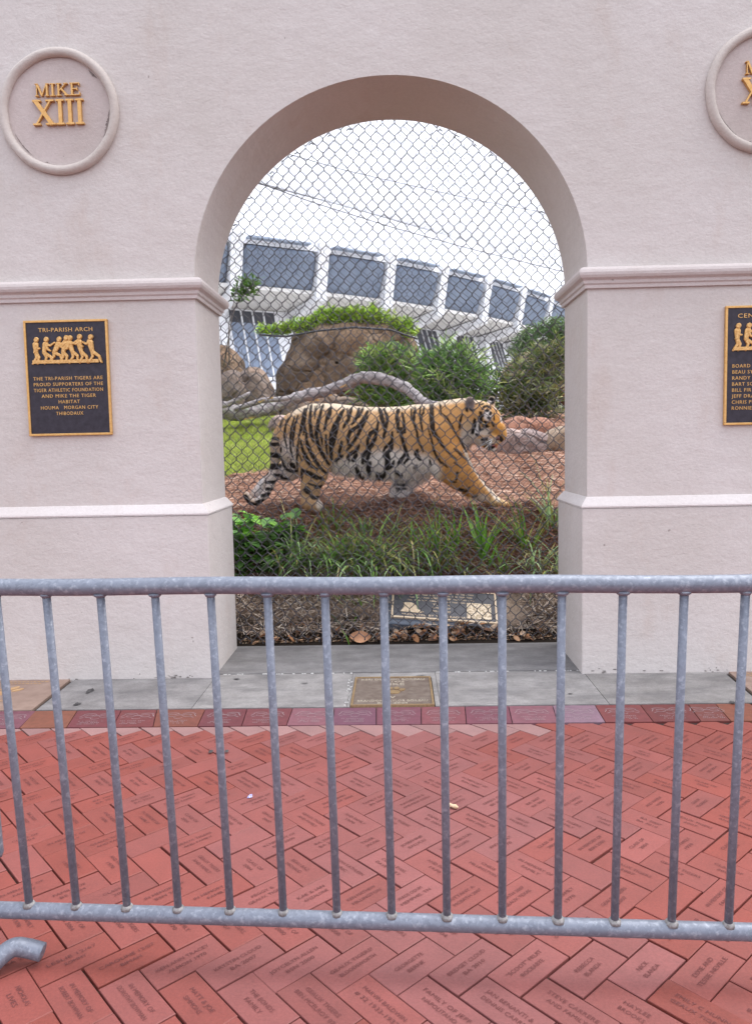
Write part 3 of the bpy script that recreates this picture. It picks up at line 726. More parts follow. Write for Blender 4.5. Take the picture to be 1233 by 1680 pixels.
# ------------------------------------------------------------------ chain link fence
def wire_mesh_geo(x0, x1, z0, z1, y, a, per, rad, warp, seed, n=5):
    r = np.random.default_rng(int(seed*10))
    z = np.arange(z0, z1, per/10); m = len(z); V = []; F = []; k0 = 0
    ang = 2*np.pi*np.arange(n)/n
    for i, xc in enumerate(np.arange(x0, x1, a)):
        ph = z/per+(.5 if i % 2 else 0); tri = 4*np.abs(ph-np.floor(ph)-.5)-1
        xx = np.clip(1.42*tri, -1, 1); xx = np.where(np.abs(xx) >= 1, np.sign(xx)*1.0, xx)
        X = xc+xx*(a*.5+rad*.35); yy = y+rad*1.05*np.sin(2*np.pi*(ph*1.0)+np.pi*.5)*(1 if i % 2 else -1)*0+rad*.9*np.sign(np.sin(2*np.pi*ph+.3))*.9
        X = X+warp*(np.sin(1.7*z+xc*2.1+seed)+.5*np.sin(4.3*z-xc*3+2*seed))+.0007*r.standard_normal(m)
        Z = z+warp*(.9*np.sin(2.3*X+1.1*z+seed)+.5*np.sin(5.1*X+seed*2))
        Y = yy+warp*1.2*np.sin(1.3*X+2.2*z+seed)
        P = np.stack([X, Y, Z], 1); T = np.gradient(P, axis=0); T /= np.linalg.norm(T, axis=1)[:, None]
        U = np.stack([T[:, 2], 0*T[:, 0], -T[:, 0]], 1); U /= np.linalg.norm(U, axis=1)[:, None]; B = np.cross(T, U)
        R = P[:, None, :]+rad*(np.cos(ang)[None, :, None]*U[:, None, :]+np.sin(ang)[None, :, None]*B[:, None, :])
        V.append(R.reshape(-1, 3))
        idx = k0+np.arange((m-1)*n).reshape(m-1, n); nx = np.roll(idx, -1, axis=1)
        F.append(np.stack([idx, nx, nx+n, idx+n], 2).reshape(-1, 4)); k0 += m*n
    return np.concatenate(V), np.concatenate(F)
def add_wire(name, V, F, mat, parent, c=None):
    m = MB(); m.v = [V]; m.f = [tuple(q) for q in F.tolist()]; m.n = len(V); m.c = [np.ones((len(V), 3))]
    return m.build(name, mat, parent, smooth=True)
YM = 4.985
t = thing('chain_link_fence', (0, YM, 0), 'galvanised chain link mesh filling the arched opening behind the wall', 'fence')
add_wire('mesh', *wire_mesh_geo(-1.35, 1.33, .035, 3.42, YM, .0355, .0895, .0028, .006, 1.0), m_wire, t)
xc, r0 = (XL+XR)/2, (XR-XL)/2
for k, an in enumerate((28, 41, 54, 59, 66, 74, 103, 109, 115, 121, 124, 131, 143, 152)):
    a = math.radians(an+rng.normal(0, 1)); x, z = xc+(r0+.002)*math.cos(a), 2.165+1.045*math.sin(a)
    if an in (28, 41): x, z = xc+(r0+.002)*math.cos(a), 2.165+1.045*math.sin(a)
    q = rng.uniform(-.03, .03)
    L = rng.uniform(.012, .022); m = MB(); m.tube([(x-L+q*.1, YM-.004, z-.012), (x-.002, YM-.012, z-.004+q*.2), (x+L*.6, YM-.006, z-.010)], .0035, 6)
    m.build('tie', m_wire2, t, smooth=True)
m = MB(); m.tube([(xc+(r0+.03)*math.cos(math.pi*k/40), YM+.01, 2.165+(1.045+.03)*math.sin(math.pi*k/40)) for k in range(41)], .006, 8); m.build('tension_wire', m_wire2, t, smooth=True)
t = thing('inner_mesh', (0, YM+.16, 0), 'second thinner dark wire mesh hanging just behind the chain link fence', 'fence')
add_wire('mesh', *wire_mesh_geo(-1.5, 1.45, .32, 3.6, YM+.16, .0345, .084, .0011, .012, 3.4, n=4), m_wire2, t)
# overhead cables and net of the enclosure
def cable(name, pts, r, lab):
    m = MB(); m.tube(pts, r, 6); return tag(m.build(name, m_wire2, smooth=True), lab, 'cable', 'support cables over the enclosure')
cable('support_cable', [at(380, 285, 9.0), at(519, 334, 9.4), at(640, 372, 9.8), at(770, 408, 10.3), at(900, 440, 10.9), at(990, 462, 11.4)], .0055, 'lower dark cable sloping down to the right across the sky, above the building')
cable('support_cable', [at(440, 243, 8.0), at(564, 279, 8.6), at(690, 308, 9.2), at(785, 329, 9.7), at(894, 349, 10.3), at(980, 366, 10.8)], .0038, 'upper thin cable sloping right close under the top of the arch')
def overhead_net():
    V = []; F = []; k0 = 0; rad = .0013
    A = [np.array(v) for v in (at(330, 150, 6.2), at(980, 190, 6.8), at(380, 285, 9.0), at(990, 462, 11.4))]
    mb = MB()
    S = lambda u, v: (A[0]*(1-u)+A[1]*u)*(1-v)+(A[2]*(1-u)+A[3]*u)*v
    for fam in (1, -1):
        for k in (np.arange(-26, 52, .5) if fam > 0 else range(-26, 52)):
            P = []
            for i in range(41):
                v = i/40; u = (k/26)+fam*v*.72
                if 0 <= u <= 1: P.append(S(u, v)+np.array([0, 0, -.25*math.sin(math.pi*v)*1]))
            if len(P) > 2: mb.tube(P, rad*.85 if fam > 0 else rad*.7, 3, cap=False)
    return tag(mb.build('overhead_net', m_wire2, smooth=True), 'thin wire netting stretched overhead above the enclosure', 'net')
overhead_net()

# ------------------------------------------------------------------ terrain of the enclosure
PY = [4.9, 5.04, 5.10, 5.17, 5.21, 5.36, 5.92, 6.08, 6.6, 7.2, 8, 9, 10, 13, 16, 24, 40]
PZ = [-.02, .015, .05, .10, .205, .29, .765, .82, .965, 1.14, 1.33, 1.52, 1.66, 1.75, 1.7, .3, .0]
def hz(x, y):
    z = float(np.interp(y, PY, PZ))
    if y > 5.02:
        w = min(1, (y-5.02)/.15)
        z += w*(.018*math.sin(3.1*x+1.3*y)+.020*math.sin(7.3*x-4.1*y+1)+.012*math.sin(17*x+11*y)+.010*noise.noise((x*9, y*9, 0)))
        if y < 5.3: z += .04*w*noise.noise((x*4, 0, 3))
        if -.10 < x < .86 and 5.13 < y < 5.62: z -= .09*min(1, (x+.10)/.06, (.86-x)/.06, (y-5.13)/.03, (5.62-y)/.06)
    return z
def on_terrain(px, py, y0=4.9):
    d = cam_dir(px-616.5, FPX, 840-py); y = y0
    while y < 30:
        t = y/d.y
        if EYE+d.z*t <= hz(d.x*t, y): return Vector((d.x*t, y, hz(d.x*t, y)))
        y += .01
    return Vector((d.x*10/d.y, 10, hz(d.x*10/d.y, 10)))
def terrain():
    xs = np.concatenate([np.linspace(-60, -6, 14), np.arange(-5.6, 5.6, .055), np.linspace(6, 60, 14)])
    ys = np.concatenate([np.arange(4.9, 6.3, .028), np.arange(6.3, 11, .07), np.arange(11, 40, 1.0), np.linspace(41, 400, 12)])
    V = []; C = []
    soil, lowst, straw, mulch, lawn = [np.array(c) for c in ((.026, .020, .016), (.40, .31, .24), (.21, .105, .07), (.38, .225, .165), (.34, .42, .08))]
    for y in ys:
        for x in xs:
            z = hz(x, y) if y < 41 else 0.0
            V.append((x, y, z)); e = .05*math.sin(3*x)+.05*math.sin(8*x+2)
            if y < 5.185: c = soil  # dark soil colour also stands in for shade in the hollow under the lip
            elif y < 5.45: c = lowst
            elif y < 6.03+e: c = straw*(1+.3*noise.noise((x*5, y*5, 1)))
            else: c = mulch
            ed = -1.02+.16*noise.noise((y*2, x, 7))
            if y > 7.0+.22*noise.noise((x*3, 3, y)) and x < ed-.10*(y-7): c = lawn*.55
            if y > 14: c = np.array((.42, .41, .39))  # far ground made pale to bounce light up onto the stadium soffit
            C.append(c)
    n = len(xs); F = [(j*n+i, j*n+i+1, (j+1)*n+i+1, (j+1)*n+i) for j in range(len(ys)-1) for i in range(n-1)]
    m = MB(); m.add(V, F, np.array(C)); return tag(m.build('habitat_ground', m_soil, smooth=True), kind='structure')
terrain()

def strands(name, N, region, length, width, cols, lift, flat=.25, seed=1, hang=False, dens=None):
    r = np.random.default_rng(int(seed*10)); V = []; F = []; C = []; k = 0
    while k < N:
        x = r.uniform(region[0], region[1]); y = r.uniform(region[2], region[3])
        if dens is not None and not dens(x, y, r): k += 0.2; continue
        L = r.uniform(*length); a = r.uniform(0, 6.283); el = r.normal(0, flat); w = width*r.uniform(.7, 1.3)
        d = np.array([math.cos(a)*math.cos(el), math.sin(a)*math.cos(el), math.sin(el)]); s = np.array([-math.sin(a), math.cos(a), 0.0]); bend = r.normal(0, .25)*L
        p = np.array([x, y, hz(x, y)+r.uniform(0, lift)]); base = len(V)
        for i in range(3):
            q = i/2-.5; c = p+d*L*q+s*bend*(q*q-.1)
            if not hang:
                g = hz(c[0], c[1]); c[2] = max(c[2], g+.002)
            ww = w*(1-.5*abs(q)); V += [c-s*ww/2, c+s*ww/2+np.array([0, 0, ww*.5])]
        F += [(base, base+1, base+3, base+2), (base+2, base+3, base+5, base+4)]
        c = np.array(cols[r.integers(len(cols))])*r.uniform(.7, 1.3); C += [c]*6; k += 1
    m = MB(); m.add(V, F, np.array(C)); return tag(m.build(name, m_straw), kind='stuff')
def dens_m(x, y, r): return not (y > 6.9 and x < -1.1)
o = strands('pine_straw', 15000, (-2.6, 2.4, 5.96, 9.0), (.06, .16), .0042, [(.45, .25, .17), (.58, .385, .285), (.30, .15, .10), (.70, .54, .44), (.16, .08, .055)], .012, .12, 2, dens=dens_m)
tag(o, 'reddish brown pine straw mulch under the tiger', 'mulch')
o = strands('bank_straw', 8000, (-1.35, 1.3, 5.42, 6.05), (.08, .2), .0034, [(.30, .14, .095), (.40, .22, .16), (.17, .08, .055), (.50, .35, .27), (.12, .065, .05)], .03, .35, 3)
tag(o, 'dark rusty pine straw on the bank between the grass clumps', 'mulch')
o = strands('lip_straw', 7000, (-1.3, 1.25, 5.11, 5.46), (.05, .17), .0042, [(.52, .42, .34), (.40, .30, .23), (.66, .57, .48), (.24, .17, .125)], .035, .45, 4, hang=True, dens=lambda x, y, r: not (-.08 < x < .84 and y > 5.12))
tag(o, 'bleached straw lip overhanging the shade-painted dark soil at the fence foot', 'mulch')

def grass():
    r = np.random.default_rng(9); V = []; F = []; C = []
    for k in range(9000):
        y = r.uniform(6.9, 9.6); x = r.uniform(-3.4, -.95)
        if y < 6.98+.22*noise.noise((x*3, 3, y)) or x > -1.02+.16*noise.noise((y*2, x, 7))-.10*(y-7)+.03*r.normal(): continue
        z = hz(x, y); h = r.uniform(.02, .055); a = r.uniform(0, 6.28); w = r.uniform(.004, .008); le = r.normal(0, .02, 2); b = len(V)
        s = np.array([math.cos(a), math.sin(a), 0])*w/2; p = np.array([x, y, z-.005]); q = p+np.array([le[0], le[1], h])
        V += [p-s, p+s, q]; F.append((b, b+1, b+2))
        c = np.array([(.36, .50, .05), (.46, .58, .08), (.56, .60, .18), (.28, .42, .045)][r.integers(4)])*r.uniform(.8, 1.2); c = c*(.75+.5*(.5+.5*noise.noise((x*2, y*4, 5)))); C += [c]*3
    m = MB(); m.add(V, F, np.array(C)); tag(m.build('lawn_grass', m_leaf), 'bright mown lawn patch behind the tiger at the left', 'grass', kind='stuff')
grass()

# ------------------------------------------------------------------ leaf litter, big dry leaf, ground plaque
def dry_leaf(mb, p, L, az, tilt, curl, c, roll=0.0):
    N = 7; V = []; R = Matrix.Rotation(az, 3, 'Z') @ Matrix.Rotation(tilt, 3, 'Y') @ Matrix.Rotation(roll, 3, 'X')
    for i in range(N):
        t = i/(N-1); w = L*.30*math.sin(math.pi*min(1, t*.93+.05))**.8
        for s in (-1, -.45, 0, .45, 1):
            q = R @ Vector((L*(t-.5), w*s, curl*L*((s*s)*.30+(t-.5)**2*.5))); V.append(Vector(p)+q)
    F = [(i*5+j, (i+1)*5+j, (i+1)*5+j+1, i*5+j+1) for i in range(N-1) for j in range(4)]
    mb.add([v[:] for v in V], F, c)
m = MB(); r = np.random.default_rng(21)
for k in range(230):
    x = r.uniform(-1.02, .98); y = r.uniform(5.02, 5.17) if r.random() < .8 else r.uniform(5.17, 5.5)
    if r.random() < .5: x = r.uniform(-.05, .45)
    if -.1 < x < .86 and 5.13 < y < 5.62: continue
    c = np.array([(.34, .17, .085), (.42, .25, .15), (.24, .12, .07), (.52, .38, .27), (.16, .09, .06)][r.integers(5)])*r.uniform(.8, 1.2)
    dry_leaf(m, (x, y, hz(x, y)+r.uniform(.012, .03)), r.uniform(.025, .075), r.uniform(0, 6.28), r.normal(0, .4), r.uniform(-.8, .9), c, r.normal(0, .5))
for k in range(1500):
    x = r.uniform(-1.04, 1.0); y = 5.035+abs(r.normal(0, .04)); L = r.uniform(.006, .02); c = np.array([(.36, .22, .13), (.5, .38, .28), (.2, .11, .07)][r.integers(3)])
    a = r.uniform(0, 6.28); d = np.array([math.cos(a), math.sin(a), 0])*L/2; s = np.array([-d[1], d[0], 0])*.3; z = max(.009, hz(x, y)+.004)+r.uniform(0, .006)
    p = np.array([x, y, z]); m.add([p-d-s, p+d-s, p+d+s+(0, 0, .003), p-d+s], [(0, 1, 2, 3)], c)
tag(m.build('leaf_litter', m_straw, smooth=True), 'scattered dry leaves and chips along the foot of the fence', 'leaf litter', kind='stuff')
m = MB(); p = at(591, 1046, 5.035); dry_leaf(m, (p.x, 5.03, p.z+.002), .135, .05, .06, .35, (.50, .27, .16), 1.0)
tag(m.build('dry_leaf', m_straw, smooth=True), 'large tan dry leaf lying upright against the shade-painted dark soil at the fence foot', 'leaf')

def ground_plaque():
    O = np.array(at(641, 1013, 5.15)); ux = np.array(at(792, 1023, 5.15))-O; L = np.linalg.norm(ux); ux /= L
    w = .70; tilt = math.radians(35); n0 = np.array([0, math.cos(tilt), math.sin(tilt)]); uy = n0-ux*(n0@ux); uy /= np.linalg.norm(uy); nn = np.cross(ux, uy)
    t = thing('ground_plaque', O, 'dark engraved plaque with gold border leaning on the bank behind the fence', 'plaque')
    Q = lambda a, b, h: O+ux*a+uy*b+nn*h
    hx = lambda m, a0, b0, a1, b1, h0, h1: m.hexa([Q(a0, b0, h0), Q(a1, b0, h0), Q(a1, b1, h0), Q(a0, b1, h0), Q(a0, b0, h1), Q(a1, b0, h1), Q(a1, b1, h1), Q(a0, b1, h1)])
    m = MB(); hx(m, -.05, -.05, w+.05, .305, -.08, -.004); m.build('stone_block', simple('blue grey slab', (.075, .095, .13), (.12, .14, .18), 40, .6, 0, .4), t, bevel=.006)
    m = MB(); hx(m, .002, .002, w-.002, .278, -.01, .006); m.build('plate', simple('slate bronze', (.05, .052, .066), (.085, .085, .10), 40, .5, .1, .4), t)
    m = MB(); e = .012
    for a in ((0, 0, w, e), (0, .28-e, w, .28), (0, e, e, .28-e), (w-e, e, w, .28-e)): hx(m, *a, -.01, .010)
    gm = simple('pale gold', (.55, .42, .28), (.74, .60, .44), 60, .5, .1, .4); m.build('frame', gm, t)
    m = MB()
    put_text(m, 'PRESENTED BY THE GRADUATES OF', Q(.33, .032, .0065), ux, uy, .016, .002, 1.1, width=.52)
    for i in range(5): put_text(m, ('FOR OUR MIKE', 'IN MEMORY OF', 'TIGER', 'HABITAT', 'MIKE THE TIGER')[i], Q(.33, .075+.03*i, .0065), ux, uy, .014, .002, width=.12)
    for i in range(4):
        for k in range(9): put_text(m, 'TIGER', Q(.12+.05*k+.01*(i % 2), .165+.026*i, .0065), ux, uy, .011, .0015, width=.04)
    m.build('lettering', gm, t)
    m = MB(); shp = [(.06, .055), (.13, .052), (.19, .05), (.215, .06), (.17, .085), (.165, .12), (.13, .14), (.075, .135), (.085, .10)]   # state outline
    V = [Q(a, c, .0062) for a, c in shp]+[Q(a, c, .0095) for a, c in shp]; k = len(shp)
    m.add(V, [tuple(range(k, 2*k))]+[(i, (i+1) % k, k+(i+1) % k, k+i) for i in range(k)])
    m.build('outline_relief', gm, t)
    m = MB(); hx(m, .50, .03, .66, .17, .0062, .0085); m.build('picture_relief', m_goldrough if False else simple('pale relief', (.38, .29, .19), (.80, .68, .52), 75, .6, .1, .3, lo=.44, hi=.54), t)
ground_plaque()

# ------------------------------------------------------------------ planting on the bank
def blade(mb, p, L, az, lean, droop, w, c0, c1, n=7):
    d = np.array([math.cos(az), math.sin(az), 0]); s = np.array([-math.sin(az), math.cos(az), 0]); q = np.array(p, float); e = math.pi/2-lean; V = []; C = []
    for i in range(n+1):
        t = i/n; ww = w*(min(1, .55+t*2))*(1-t**2.2)+.0006
        V += [q-s*ww/2+np.array([0, 0, ww*.25]), q+s*ww/2+np.array([0, 0, ww*.25])]; C += [c0*(1-t)+c1*t]*2
        q = q+(d*math.cos(e)+np.array([0, 0, math.sin(e)]))*L/n; e -= droop/n*(.4+1.2*t)
    mb.add(V, [(2*i, 2*i+1, 2*i+3, 2*i+2) for i in range(n)], np.array(C))
def clump(px, py, N, L, spread, droop, label, pal, w=.0085, name='grass_clump', group='strap leaved grass clumps on the bank', y0=5.2):
    p = on_terrain(px, py, y0); r = np.random.default_rng(int(px*7+py)); m = MB(); L *= 1.4; w *= 1.45; droop *= 1.15
    for k in range(int(N*(3.2 if px < 735 else 2.0))):
        az = r.uniform(0, 6.283); c = np.array(pal[r.integers(len(pal))])*r.uniform(.7, 1.3)
        tip = c*1.25 if r.random() < .72 else np.array((.42, .34, .12))
        if r.random() < .06: c = np.array((.40, .34, .08)); tip = np.array((.55, .45, .25))
        blade(m, ((xx := p.x+r.normal(0, .055 if px < 735 else .022)), (yy := p.y+r.normal(0, .05 if px < 735 else .02)), hz(xx, yy)-.01), L*r.uniform(.55, 1.15), az, abs(r.normal(spread+.22, .25)), droop*r.uniform(.5, 1.3), w*r.uniform(.7, 1.3), c*.9, tip)
    o = m.build(name, m_leaf, smooth=True); tag(o, label, 'grass clump', group); return o
GD = [(.12, .25, .05), (.17, .32, .065), (.09, .20, .055), (.26, .41, .10)]
GS = [(.26, .40, .17), (.36, .50, .26), (.19, .31, .12)]
GB = [(.11, .26, .03), (.15, .31, .04), (.09, .20, .03)]
CL = [ (480,930,30,.34,.55,1.5,'arching grass clump beside the broad leaved plant, second from the left pier',GS), (517,938,34,.38,.6,1.7,'dense arching grey green grass clump low on the bank, right of the broad leaved plant',GS+GD),
 (556,932,34,.30,.55,1.4,'dark grass clump below the striped hind leg',GD), (600,940,36,.40,.65,1.8,'wide drooping grass clump with yellow tips near the centre of the bank',GS+GD), (637,930,34,.30,.55,1.5,'dark green grass clump under the belly of the tiger',GD),
 (668,942,34,.36,.65,1.8,'drooping pale grass clump just above the ground plaque',GS+GD), (705,930,28,.34,.5,1.4,'medium grass clump between the plaque and the upright bright clump',GD), (726,905,14,.24,.25,.6,'small thin grass clump standing behind the others under the chest of the tiger',GB),
 (592,880,12,.15,.3,.7,'thin upright grass tuft high on the bank near the hind paw',GD), (548,874,12,.16,.25,.6,'slim upright grass tuft high on the bank below the tiger hind paw',GB),
 (640,878,12,.15,.35,.9,'loose grass tuft at the crest of the bank below the belly',GS), (862,903,15,.34,.3,.7,'upright bright grass tuft in the right half of the bank',GB),
 (880,940,16,.36,.7,1.5,'sparse arching grass clump low at the right of the bank',GS), (915,945,12,.34,.6,1.6,'yellowish arching grass clump touching the right pier',GS+[(.34,.30,.07)]), (905,868,18,.42,.4,.9,'tall loose grass clump leaning behind the right pier',GS+GD), (760,945,16,.26,.6,1.4,'short grass clump just over the rail right of the plaque',GS), (822,945,12,.24,.6,1.3,'small low grass tuft over the rail below the front paw',GD)]
for q in CL: clump(*q[:6], q[6], q[7])
clump(793, 915, 17, .27, .28, .35, 'stiff bright green grass clump with broad upright blades below the front paw', GB, .016)
p0 = (505, 1013); clump(575, 1008, 7, .14, .4, .8, 'few fresh green blades sprouting from the straw lip above the large dry leaf', GB, .008, y0=5.18)

def broad_leaf(mb, p, L, az, el, c, wf=.30):
    N = 8; d = np.array([math.cos(az)*math.cos(el), math.sin(az)*math.cos(el), math.sin(el)]); s = np.array([-math.sin(az), math.cos(az), 0]); up = np.cross(d, s)*-1; V = []; q = np.array(p, float)
    if up[2] < 0: up = -up
    for i in range(N+1):
        t = i/N; w = L*wf*max(.01, math.sin(math.pi*t**.85))**.85; bend = -.35*L*t*t
        cc = q+d*L*t+np.array([0, 0, bend*.6])
        V += [cc-s*w+up*w*.22, cc-s*w*.5+up*w*.02, cc, cc+s*w*.5+up*w*.02, cc+s*w+up*w*.22]
    F = [(i*5+j, i*5+j+1, (i+1)*5+j+1, (i+1)*5+j) for i in range(N) for j in range(4)]
    mb.add(V, F, c)
def broad_plant(px, py, stems, H, label, seed, bright=1.0):
    p = on_terrain(px, py, 5.2); r = np.random.default_rng(int(seed*10))
    t = thing('broad_leaved_plant', p, label, 'plant', 'broad leaved plants beside the left pier'); ms = MB(); ml = MB()
    for k in range(stems+3):
        a = r.uniform(0, 6.283); top = np.array(p)+np.array([math.cos(a)*r.uniform(.02, .15), math.sin(a)*r.uniform(.02, .10), H*r.uniform(.45, 1.0)]); b0 = np.array(p)+np.array([math.cos(a)*.02, math.sin(a)*.02, -.02])
        ms.tube([b0, (b0+top)/2+np.array([0, 0, .02]), top], [.004, .0035, .002], 5, np.array((.08, .14, .03)))
        for j in range(7):
            f = (j+1)/7; q = b0+(top-b0)*f; c = np.array([(.075, .18, .035), (.12, .28, .05), (.20, .42, .055), (.10, .21, .055)][r.integers(4)])*(.8+.5*f)*bright
            broad_leaf(ml, q, r.uniform(.085, .15), r.uniform(0, 6.283), r.uniform(-.35, .75)*(.6+f*.6), c, r.uniform(.24, .34))
    ms.build('stems', m_leaf, t, smooth=True); ml.build('foliage', m_leaf, t, smooth=True)
broad_plant(402, 945, 9, .38, 'glossy broad leaved green plant hugging the left pier low on the bank', 31)
broad_plant(440, 940, 9, .38, 'darker broad leaved plant one step right of the one at the left pier', 32, .85)
broad_plant(404, 905, 9, .29, 'bright fresh leaved plant high on the bank beside the left pier', 33, 1.25)
broad_plant(474, 905, 7, .29, 'broad leaved plant with two long upright leaves under the tiger tail', 34, .8)
m = MB(); q = on_terrain(452, 885, 5.2)
for az, L, e in ((2.0, .20, 1.35), (.6, .19, 1.0), (1.2, .16, 1.2)): broad_leaf(m, (q.x, q.y, q.z), L, az, e, np.array((.06, .13, .05)), .17)
tag(m.build('upright_leaf', m_leaf, smooth=True), 'pair of long upright dark leaves above the broad leaved plants', 'plant')

# ------------------------------------------------------------------ boulders, log, shrubs
def rock(name, outline, Y, depth, mat, label, amp=.04, group=None, seed=0, lat=34, lon=72, facet=.0, parts=None):
    pts = np.array([[at(x, y, Y+depth*.8).x, at(x, y, Y+depth*.8).z] for x, y in outline]); c = pts.mean(0); d = pts-c
    th = np.arctan2(d[:, 1], d[:, 0]); rr = np.hypot(d[:, 0], d[:, 1]); o = np.argsort(th); th, rr = th[o], rr[o]
    th = np.concatenate([th[-1:]-2*np.pi, th, th[:1]+2*np.pi]); rr = np.concatenate([rr[-1:], rr, rr[:1]])
    V = []
    for i in range(lat+1):
        f = -math.pi/2+math.pi*i/lat                      # from front (-Y) to back
        for j in range(lon):
            a = -math.pi+2*math.pi*j/lon; R = np.interp(a, th, rr)
            rad = R*max(.001, math.cos(f))**.55
            P = np.array([c[0]+rad*math.cos(a), Y+depth+depth*math.copysign(abs(math.sin(f))**.85, f), c[1]+rad*math.sin(a)])
            q = P*1.6+seed*7.3
            n = noise.noise(q*1.0)*1.0+.5*noise.noise(q*2.3)+.25*noise.noise(q*5)
            vv = noise.voronoi(q*1.1)[0]; n -= .5*max(0, .16-(vv[1]-vv[0]))/.16
            dr = np.array([math.cos(a)*math.cos(f), math.sin(f), math.sin(a)*math.cos(f)])
            V.append(P+dr*amp*(n-.35))
    F = [(i*lon+j, i*lon+(j+1) % lon, (i+1)*lon+(j+1) % lon, (i+1)*lon+j) for i in range(lat) for j in range(lon)]
    m = MB(); m.add(V, F); ob = m.build(name, mat, parts, smooth=True)
    if parts is None: tag(ob, label, 'boulder', group)
    return ob
rock('boulder', [(452,700),(455,670),(455,640),(453,616),(461,595),(471,572),(476,553),(486,540),(510,532),(560,526),(610,524),(650,528),(674,540),(686,565),(692,600),(696,640),(692,690),(600,705),(520,705)], 10.6, .9, m_rock, 'largest brown boulder, flat topped, under the yellow green ground cover', .07, 'boulders in the enclosure', 1, 46, 110)
rock('boulder', [(392,690),(388,640),(396,608),(410,600),(424,603),(440,622),(450,650),(452,690),(420,700)], 9.8, .4, m_rock2, 'rounded grey brown boulder behind the log, left of the largest boulder', .035, 'boulders in the enclosure', 2)
rock('boulder', [(340,690),(345,580),(366,562),(384,572),(398,600),(402,640),(398,690)], 10.3, .5, m_rock, 'brown boulder half hidden by the left pier', .045, 'boulders in the enclosure', 3)
rock('boulder', [(352,690),(352,650),(362,615),(384,606),(400,622),(404,655),(398,690)], 9.6, .35, m_rock2, 'low grey boulder in front of the one half hidden by the left pier', .03, 'boulders in the enclosure', 4)
rock('boulder', [(456,690),(462,668),(490,655),(520,648),(560,650),(590,652),(612,668),(625,690),(600,705),(500,705)], 9.7, .35, m_rock2, 'low wide brown boulder just under the log, behind the tiger back', .035, 'boulders in the enclosure', 5)
rock('boulder', [(440,700),(446,686),(462,682),(478,690),(476,712),(450,712)], 8.4, .15, m_rockpink, 'small mauve rock between the lawn and the tiger rump', .015, 'boulders in the enclosure', 6, 18, 36)
rock('rock_ledge', [(800,735),(816,697),(830,688),(870,685),(902,687),(914,700),(922,740),(860,745)], 7.9, .3, m_rockred, 'reddish flat topped rock beyond the tiger head', .02, 'rocks beyond the tiger head', 7)
rock('rock_ledge', [(770,752),(785,728),(815,709),(850,705),(885,706),(905,716),(915,752),(880,760),(830,760)], 7.35, .25, m_rockpink, 'pinkish grey slab of rock in front of the reddish one, by the tiger nose', .025, 'rocks beyond the tiger head', 8)
rock('rock_ledge', [(888,740),(892,718),(906,702),(922,697),(950,700),(960,725),(950,752),(910,755)], 7.3, .25, m_rocktan, 'tan rounded rock touching the right pier', .025, 'rocks beyond the tiger head', 9)
rock('boulder', [(820,640),(826,600),(842,585),(880,576),(930,570),(960,580),(965,660),(900,670)], 12.0, .7, m_rock, 'dark overhanging rock behind the right hand shrub', .06, 'boulders in the enclosure', 10)

def log():
    t = thing('fallen_log', at(600, 640, 8.9), 'long weathered grey tree trunk arching across the enclosure behind the tiger', 'log')
    L = [(340,672,13),(368,674,13),(386,678,12.5),(414,674,11.5),(438,669,10.5),(462,662,9.5),(487,654,9),(508,647,9.5),(527,643,8.5),(545,638,8.5),(562,633,9),(578,625,9),(594,620,9.2),(611,619,8.8),(630,623,8.5),(650,630,8.5),(668,637,8.5),(678,647,8.2),(690,658,7.5),(706,664,6.5),(726,666,5.5),(745,668,4.5)]
    pts = []; rad = []
    for i, (x, y, r_) in enumerate(L):
        Y = 8.6+.7*math.sin(i*.17); p = at(x, y, Y); pts.append(p[:]); rad.append(r_*1.06*Y/FPX)
    pts = np.array(pts); k = len(pts); tt = np.linspace(0, k-1, k*6)
    P = np.stack([np.interp(tt, np.arange(k), pts[:, a]) for a in range(3)], 1)
    for _ in range(5): P[1:-1] = (P[:-2]+2*P[1:-1]+P[2:])/4
    R = np.interp(tt, np.arange(k), rad)
    m = MB(); n = 22; lich = np.where(np.arange(len(P)) < 40, 1.0, .12)[:, None]*np.ones((1, 3))
    m.tube(P, R, n, lich); V = m.v[0]; ctr = np.repeat(P, n, axis=0)
    for i in range(len(V)):
        d = V[i]-ctr[i]; q = Vector(V[i])*9; f = 1+.26*noise.noise(q)+.18*noise.noise(q*2.7)+.08*noise.noise(q*7); V[i] = ctr[i]+d*f
    m.build('trunk', m_log, t, smooth=True)
    def branch(pl, Y, nm='branch'):
        pp = np.array([at(x, y, Y)[:] for x, y, _ in pl]); rr = [q*Y/FPX for _, _, q in pl]; b = MB(); b.tube(pp, rr, 12, np.ones((len(pp), 3))*.3); b.build(nm, m_log, t, smooth=True)
    branch([(355,668,4),(372,664,4.5),(392,655,4.2),(412,644,3)], 8.5); branch([(380,674,3),(408,664,4.5),(430,657,4.5),(460,655,4),(480,653,3)], 8.75)
    for pl in ([(505,662),(520,655),(540,650)], [(380,692),(400,690),(425,685)], [(556,637),(566,632)], [(415,664),(440,655)]):
        b = MB(); Y = 8.5
        for i in range(5):
            f = rng.uniform(0, 1); q = np.array(at(*(np.array(pl[0])*(1-f)+np.array(pl[-1])*f), Y)); L_ = rng.uniform(.03, .09)
            b.add([q, q+(L_, .0, .012), q+(L_*.9, -.01, .028), q+(.01, -.01, .014)], [(0, 1, 2, 3)])
        b.build('split_bark', simple('raw wood', (.55, .36, .15), (.75, .58, .34), 40, .8), t)
log()

